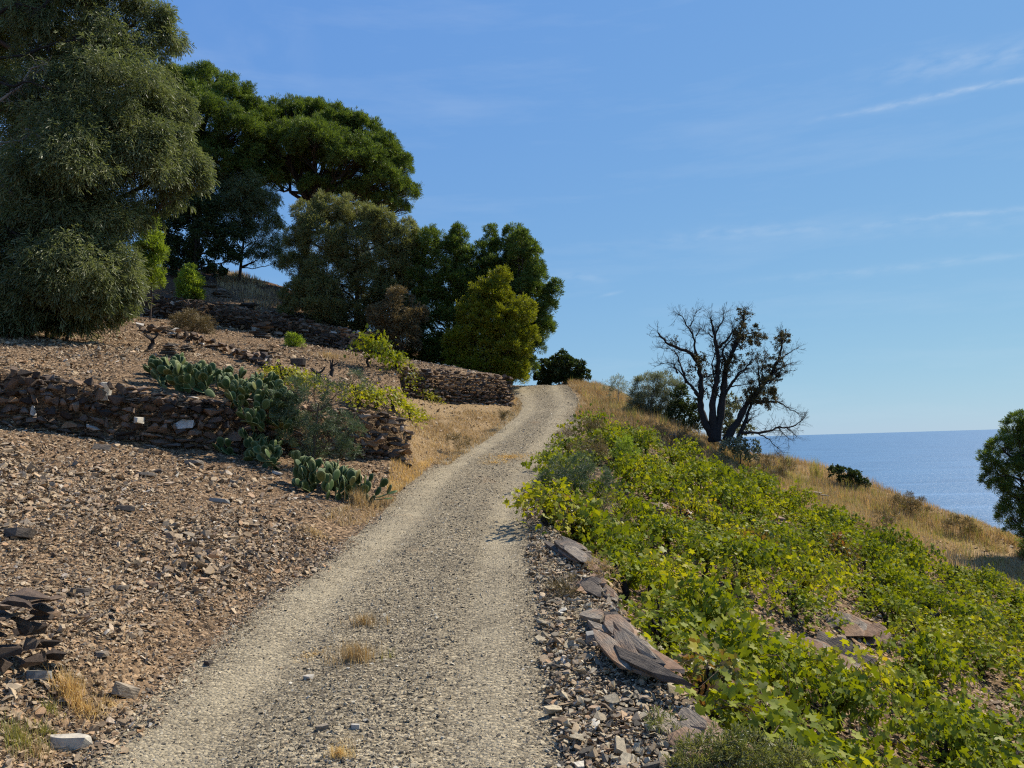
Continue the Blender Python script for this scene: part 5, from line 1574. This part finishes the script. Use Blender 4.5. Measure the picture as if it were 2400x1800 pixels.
# ------------------------------------------------------------------ dry grass
def grass_area(name, poly_px, n, h, w, mat, lean=.4, extra=None, clumped=1.0):
    pl = spots(poly_px)[:, :2]
    lo, hi = pl.min(0), pl.max(0)
    x = RNG.uniform(lo[0], hi[0], n * 3); y = RNG.uniform(lo[1], hi[1], n * 3)
    k = inpoly(x, y, pl)
    if clumped: k &= fbm(x * 2.2, y * 2.2, 3, 66) * clumped > -.10
    if extra is not None: k &= extra(x, y)
    x, y = x[k][:n], y[k][:n]
    Pp = np.c_[x, y, H(x, y) - .02]
    hh = h * (.75 + fbm(x * .8, y * .8, 3, 12) * 1.2)
    V, F = blades(Pp, hh, w, lean)
    o = link(name, mesh_from(name, V, F, mat))
    return tag(o, kind='stuff')


def tuft(label, u, v, n, r, h, w=.006, mat=None, lean=.5, group='dry grass tufts', p=None):
    p = spot(u, v) if p is None else p
    a = RNG.uniform(0, 6.28, n); q = np.minimum(np.abs(RNG.normal(0, r, n)), 1.9 * r)
    x = p[0] + np.cos(a) * q; y = p[1] + np.sin(a) * q * .8
    V, F = blades(np.c_[x, y, H(x, y) - .01] - p, np.full(n, h), w, lean)
    o = link('grass_tuft', mesh_from('grass_tuft', V, F, mat or M_grass_gold)); o.location = p
    return tag(o, label, 'grass tuft', group)


# straw bank right of the crest and along the ridge
grass_area('dry_grass', [(1345, 985), (1362, 930), (1330, 905), (1365, 893), (1430, 915), (1500, 965), (1600, 1020), (1560, 1050), (1440, 1000), (1400, 990)], 20000, .42, .014, M_grass, .45)
def ridge_band(name, n, h, w, mat, lean, lo, hi, thresh):
    x = RNG.uniform(2.5, 23, n * 6); y = RNG.uniform(14, 40, n * 6)
    s, _ = sdist(RIDGE, x, y)
    k = (s > lo) & (s < hi) & (y > np.interp(x, _lim[:, 0], _lim[:, 1]) - .2 + fbm(x, y, 3, 91)) & (x > road_r(y) + .3)
    k &= fbm(x * 1.6, y * 1.6, 4, 67) > thresh
    x, y = x[k][:n], y[k][:n]
    hh = h * (.7 + np.clip(fbm(x * .7, y * .7, 3, 12) * 2.0, -.4, 1))
    V, F = blades(np.c_[x, y, H(x, y) - .02], hh, w, lean)
    return tag(link(name, mesh_from(name, V, F, mat)), kind='stuff')


ridge_band('ridge_grass', 60000, .48, .014, M_grass, .32, -6.5, 1.6, -.16)
ridge_band('ridge_grass', 12000, .62, .014, M_grass_green, .2, -4.0, 1.3, .10)
ridge_band('ridge_grass', 14000, .40, .015, M_grass_gold, .4, -5.0, 1.5, .06)
grass_area('ridge_weeds', [(1560, 1005), (1680, 1048), (1780, 1088), (1900, 1125), (2000, 1145), (2180, 1210), (2360, 1270), (2360, 1340), (2150, 1300), (2000, 1230), (1860, 1160), (1700, 1100)], 5000, .5, .010, M_grass_green, .2, clumped=2.5)
grass_area('ridge_heather', [(1400, 985), (1420, 950), (1500, 965), (1600, 1018), (1680, 1045), (1760, 1085), (1860, 1130), (1800, 1140), (1640, 1075), (1500, 1020)], 14000, .42, .016, M_brownshrub, .55, clumped=.8)
# rusty bank on the left of the track
grass_area('bank_grass', [(985, 1075), (940, 1040), (960, 985), (1020, 975), (1100, 965), (1180, 965), (1225, 955), (1215, 975), (1130, 1040), (1050, 1090)], 9000, .20, .012, M_grass, .6)
grass_area('bank_grass', [(905, 1150), (915, 1085), (965, 1060), (1020, 1075), (990, 1110), (930, 1160)], 2200, .24, .010, M_grass_gold, .6, clumped=0)
grass_area('verge_grass', [(800, 1190), (900, 1160), (930, 1170), (860, 1230), (800, 1235), (740, 1220)], 1500, .20, .009, M_grass, .7, clumped=0)
grass_area('upper_grass', [(500, 640), (560, 640), (640, 680), (660, 720), (600, 735), (560, 700), (510, 670)], 2500, .45, .02, M_grass, .4)
grass_area('upper_grass', [(1195, 920), (1215, 935), (1225, 950), (1215, 965), (1195, 950)], 600, .2, .012, M_grass, .5, clumped=0)
tuft('largest dry tuft, reddish straw in the middle of the track', 835, 1540, 420, .15, .19, .005, M_grass)
tuft('upper dry tuft, straw coloured, just beyond the reddish one on the track', 855, 1470, 260, .13, .14, .005, M_grass)
tuft('thin green weed just right of the reddish straw tuft', 915, 1535, 26, .06, .13, .004, M_grass_green, .4)
tuft('flat straw patch left of the reddish straw tuft', 735, 1528, 200, .12, .04, .005, M_grass_gold, 1.2)
tuft('small golden tuft on the track at the bottom edge', 800, 1780, 150, .06, .10, .005)
tuft('brown straw patch between the ruts above the bottom tuft', 815, 1732, 110, .10, .04, .005, M_grass, 1.2)
tuft('brightest golden tuft left of the track, below the scree', 165, 1660, 330, .07, .22, .005, None, .45)
tuft('golden tuft leaning over right of the brightest one', 205, 1680, 180, .07, .12, .005, None, .9)
tuft('straw patch where the scree meets the track', 255, 1640, 130, .10, .07, .005, None, 1.1)
tuft('green tinged tuft above the brightest golden tuft', 115, 1620, 120, .06, .08, .005, M_grass_green)
tuft('green tinged tuft by the white flat stone', 105, 1722, 180, .06, .08, .005, M_grass_green)
tuft('dense olive tuft in the bottom left corner', 40, 1755, 320, .10, .13, .005, M_grass_green)
tuft('tan tuft low in the bottom left corner', 85, 1770, 200, .10, .10, .005, M_grass, .8)
tuft('straw patch on the middle of the track far up the slope', 1195, 1072, 900, .45, .07, .012, M_grass_gold, 1.2, p=spot(1195, 1072))
tuft('pale straw beneath the left wheel rut, upper part', 1160, 1085, 300, .25, .06, .010, M_grass_gold, 1.2)
tuft('dry straw tuft at the foot of the lower prickly pear', 840, 1185, 320, .14, .38, .008, M_grass, .5)
tuft('rusty straw tuft beside the track on the scree toe', 735, 1255, 300, .16, .09, .008, M_grass, 1.0)
tuft('straw tuft on the rubble by the reddish outcrop', 1295, 1295, 220, .14, .10, .006, M_grass, .9)
tuft('straw patch on the rubble left of the longest slab outcrop', 1305, 1510, 170, .10, .05, .005, M_grass, 1.1)
tuft('rusty grass in front of the wall end on the middle terrace', 775, 838, 300, .5, .22, .016, M_grass, .7)


def stalk(label, u, v, hpx, lean, k=7):
    p = spot(u, v); hgt = hpx / F_PX * p[1]
    g = Geo(); top = np.array([lean * hgt, 0, hgt])
    path = wiggle(bez(np.zeros(3), np.array([lean * .2 * hgt, 0, .5 * hgt]), top, 8), .006)
    g.tube(path, .0045, .002, 4)
    for j in range(k * 3):
        q = path[RNG.integers(2, 8)] + RNG.normal(0, .01, 3)
        d = RNG.normal(0, 1, 3); d[2] = abs(d[2]); d /= np.linalg.norm(d)
        g.tube(np.array([q, q + d * RNG.uniform(.02, .05)]), .002, .001, 3)
    o = link('dry_stalk', g.mesh('dry_stalk', M_twig_brown)); o.location = p
    return tag(o, label, 'weed stalk', 'dead weed stalks on the scree')


for a in (('thickest dark dead stalk on the scree', 196, 1325, 115, .02, 14), ('tall thin reddish stalk leaning right on the scree, next to the thickest stalk', 236, 1355, 140, .2, 4), ('short stalk near the track on the right of the scree', 690, 1272, 75, .0, 6),
          ('dark stalk above the orange slab', 540, 1350, 55, .05, 9), ('stalk with side twigs near the track edge', 570, 1335, 80, .1, 9), ('rusty twig standing on the scree just below the long wall', 385, 1112, 32, .1, 0),
          ('left stalk of the pair under the wall', 155, 1115, 55, 0, 8), ('right stalk of the pair under the wall', 188, 1115, 50, .05, 8), ('lone stub at the left foot of the wall', 52, 1115, 35, 0, 6), ('thin stalk close to the lower prickly pear', 630, 1240, 60, .05, 6)):
    stalk(*a)
for i, (u, v, n, h) in enumerate(((1915, 1125, 90, .95), (2120, 1200, 60, .7), (2240, 1235, 60, .75), (1850, 1100, 70, .8), (1990, 1150, 40, .6), (1870, 1150, 60, .7), (2270, 1260, 50, .6), (1640, 1030, 60, .6))):
    tuft(('tallest wispy weed on the skyline beside the small dark bush', 'wispy weed behind the flat brown bush', 'wispy weed on the lower skyline, right of the flat brown bush', 'pale green weed right of the charred tree, on the skyline', 'thin weed next to the small dark bush',
          'green weed below the tallest wispy weed', 'last wispy weed before the right hand pine', 'weed at the left foot of the charred tree')[i], u, v, n, .16, h, .012, M_grass_green, .28, 'weeds on the ridge')


# thin cable crossing the gap above the crest of the track
a, b = P(1185, 880, 35.5), P(1262, 862, 37.5)
g = Geo(); t = np.linspace(0, 1, 12)[:, None]
g.tube(a * (1 - t) + b * t - np.array([0, 0, .28]) * (4 * t * (1 - t)), .012, .012, 4)
tag(link('cable', g.mesh('cable', M_bark_dark)), 'thin slack cable across the sky gap between the leaning pine and the crest bush', 'cable')
for o in bpy.data.objects:
    if o.type == 'MESH' and o.name.startswith('shard_source') and o.users == 0: bpy.data.objects.remove(o)
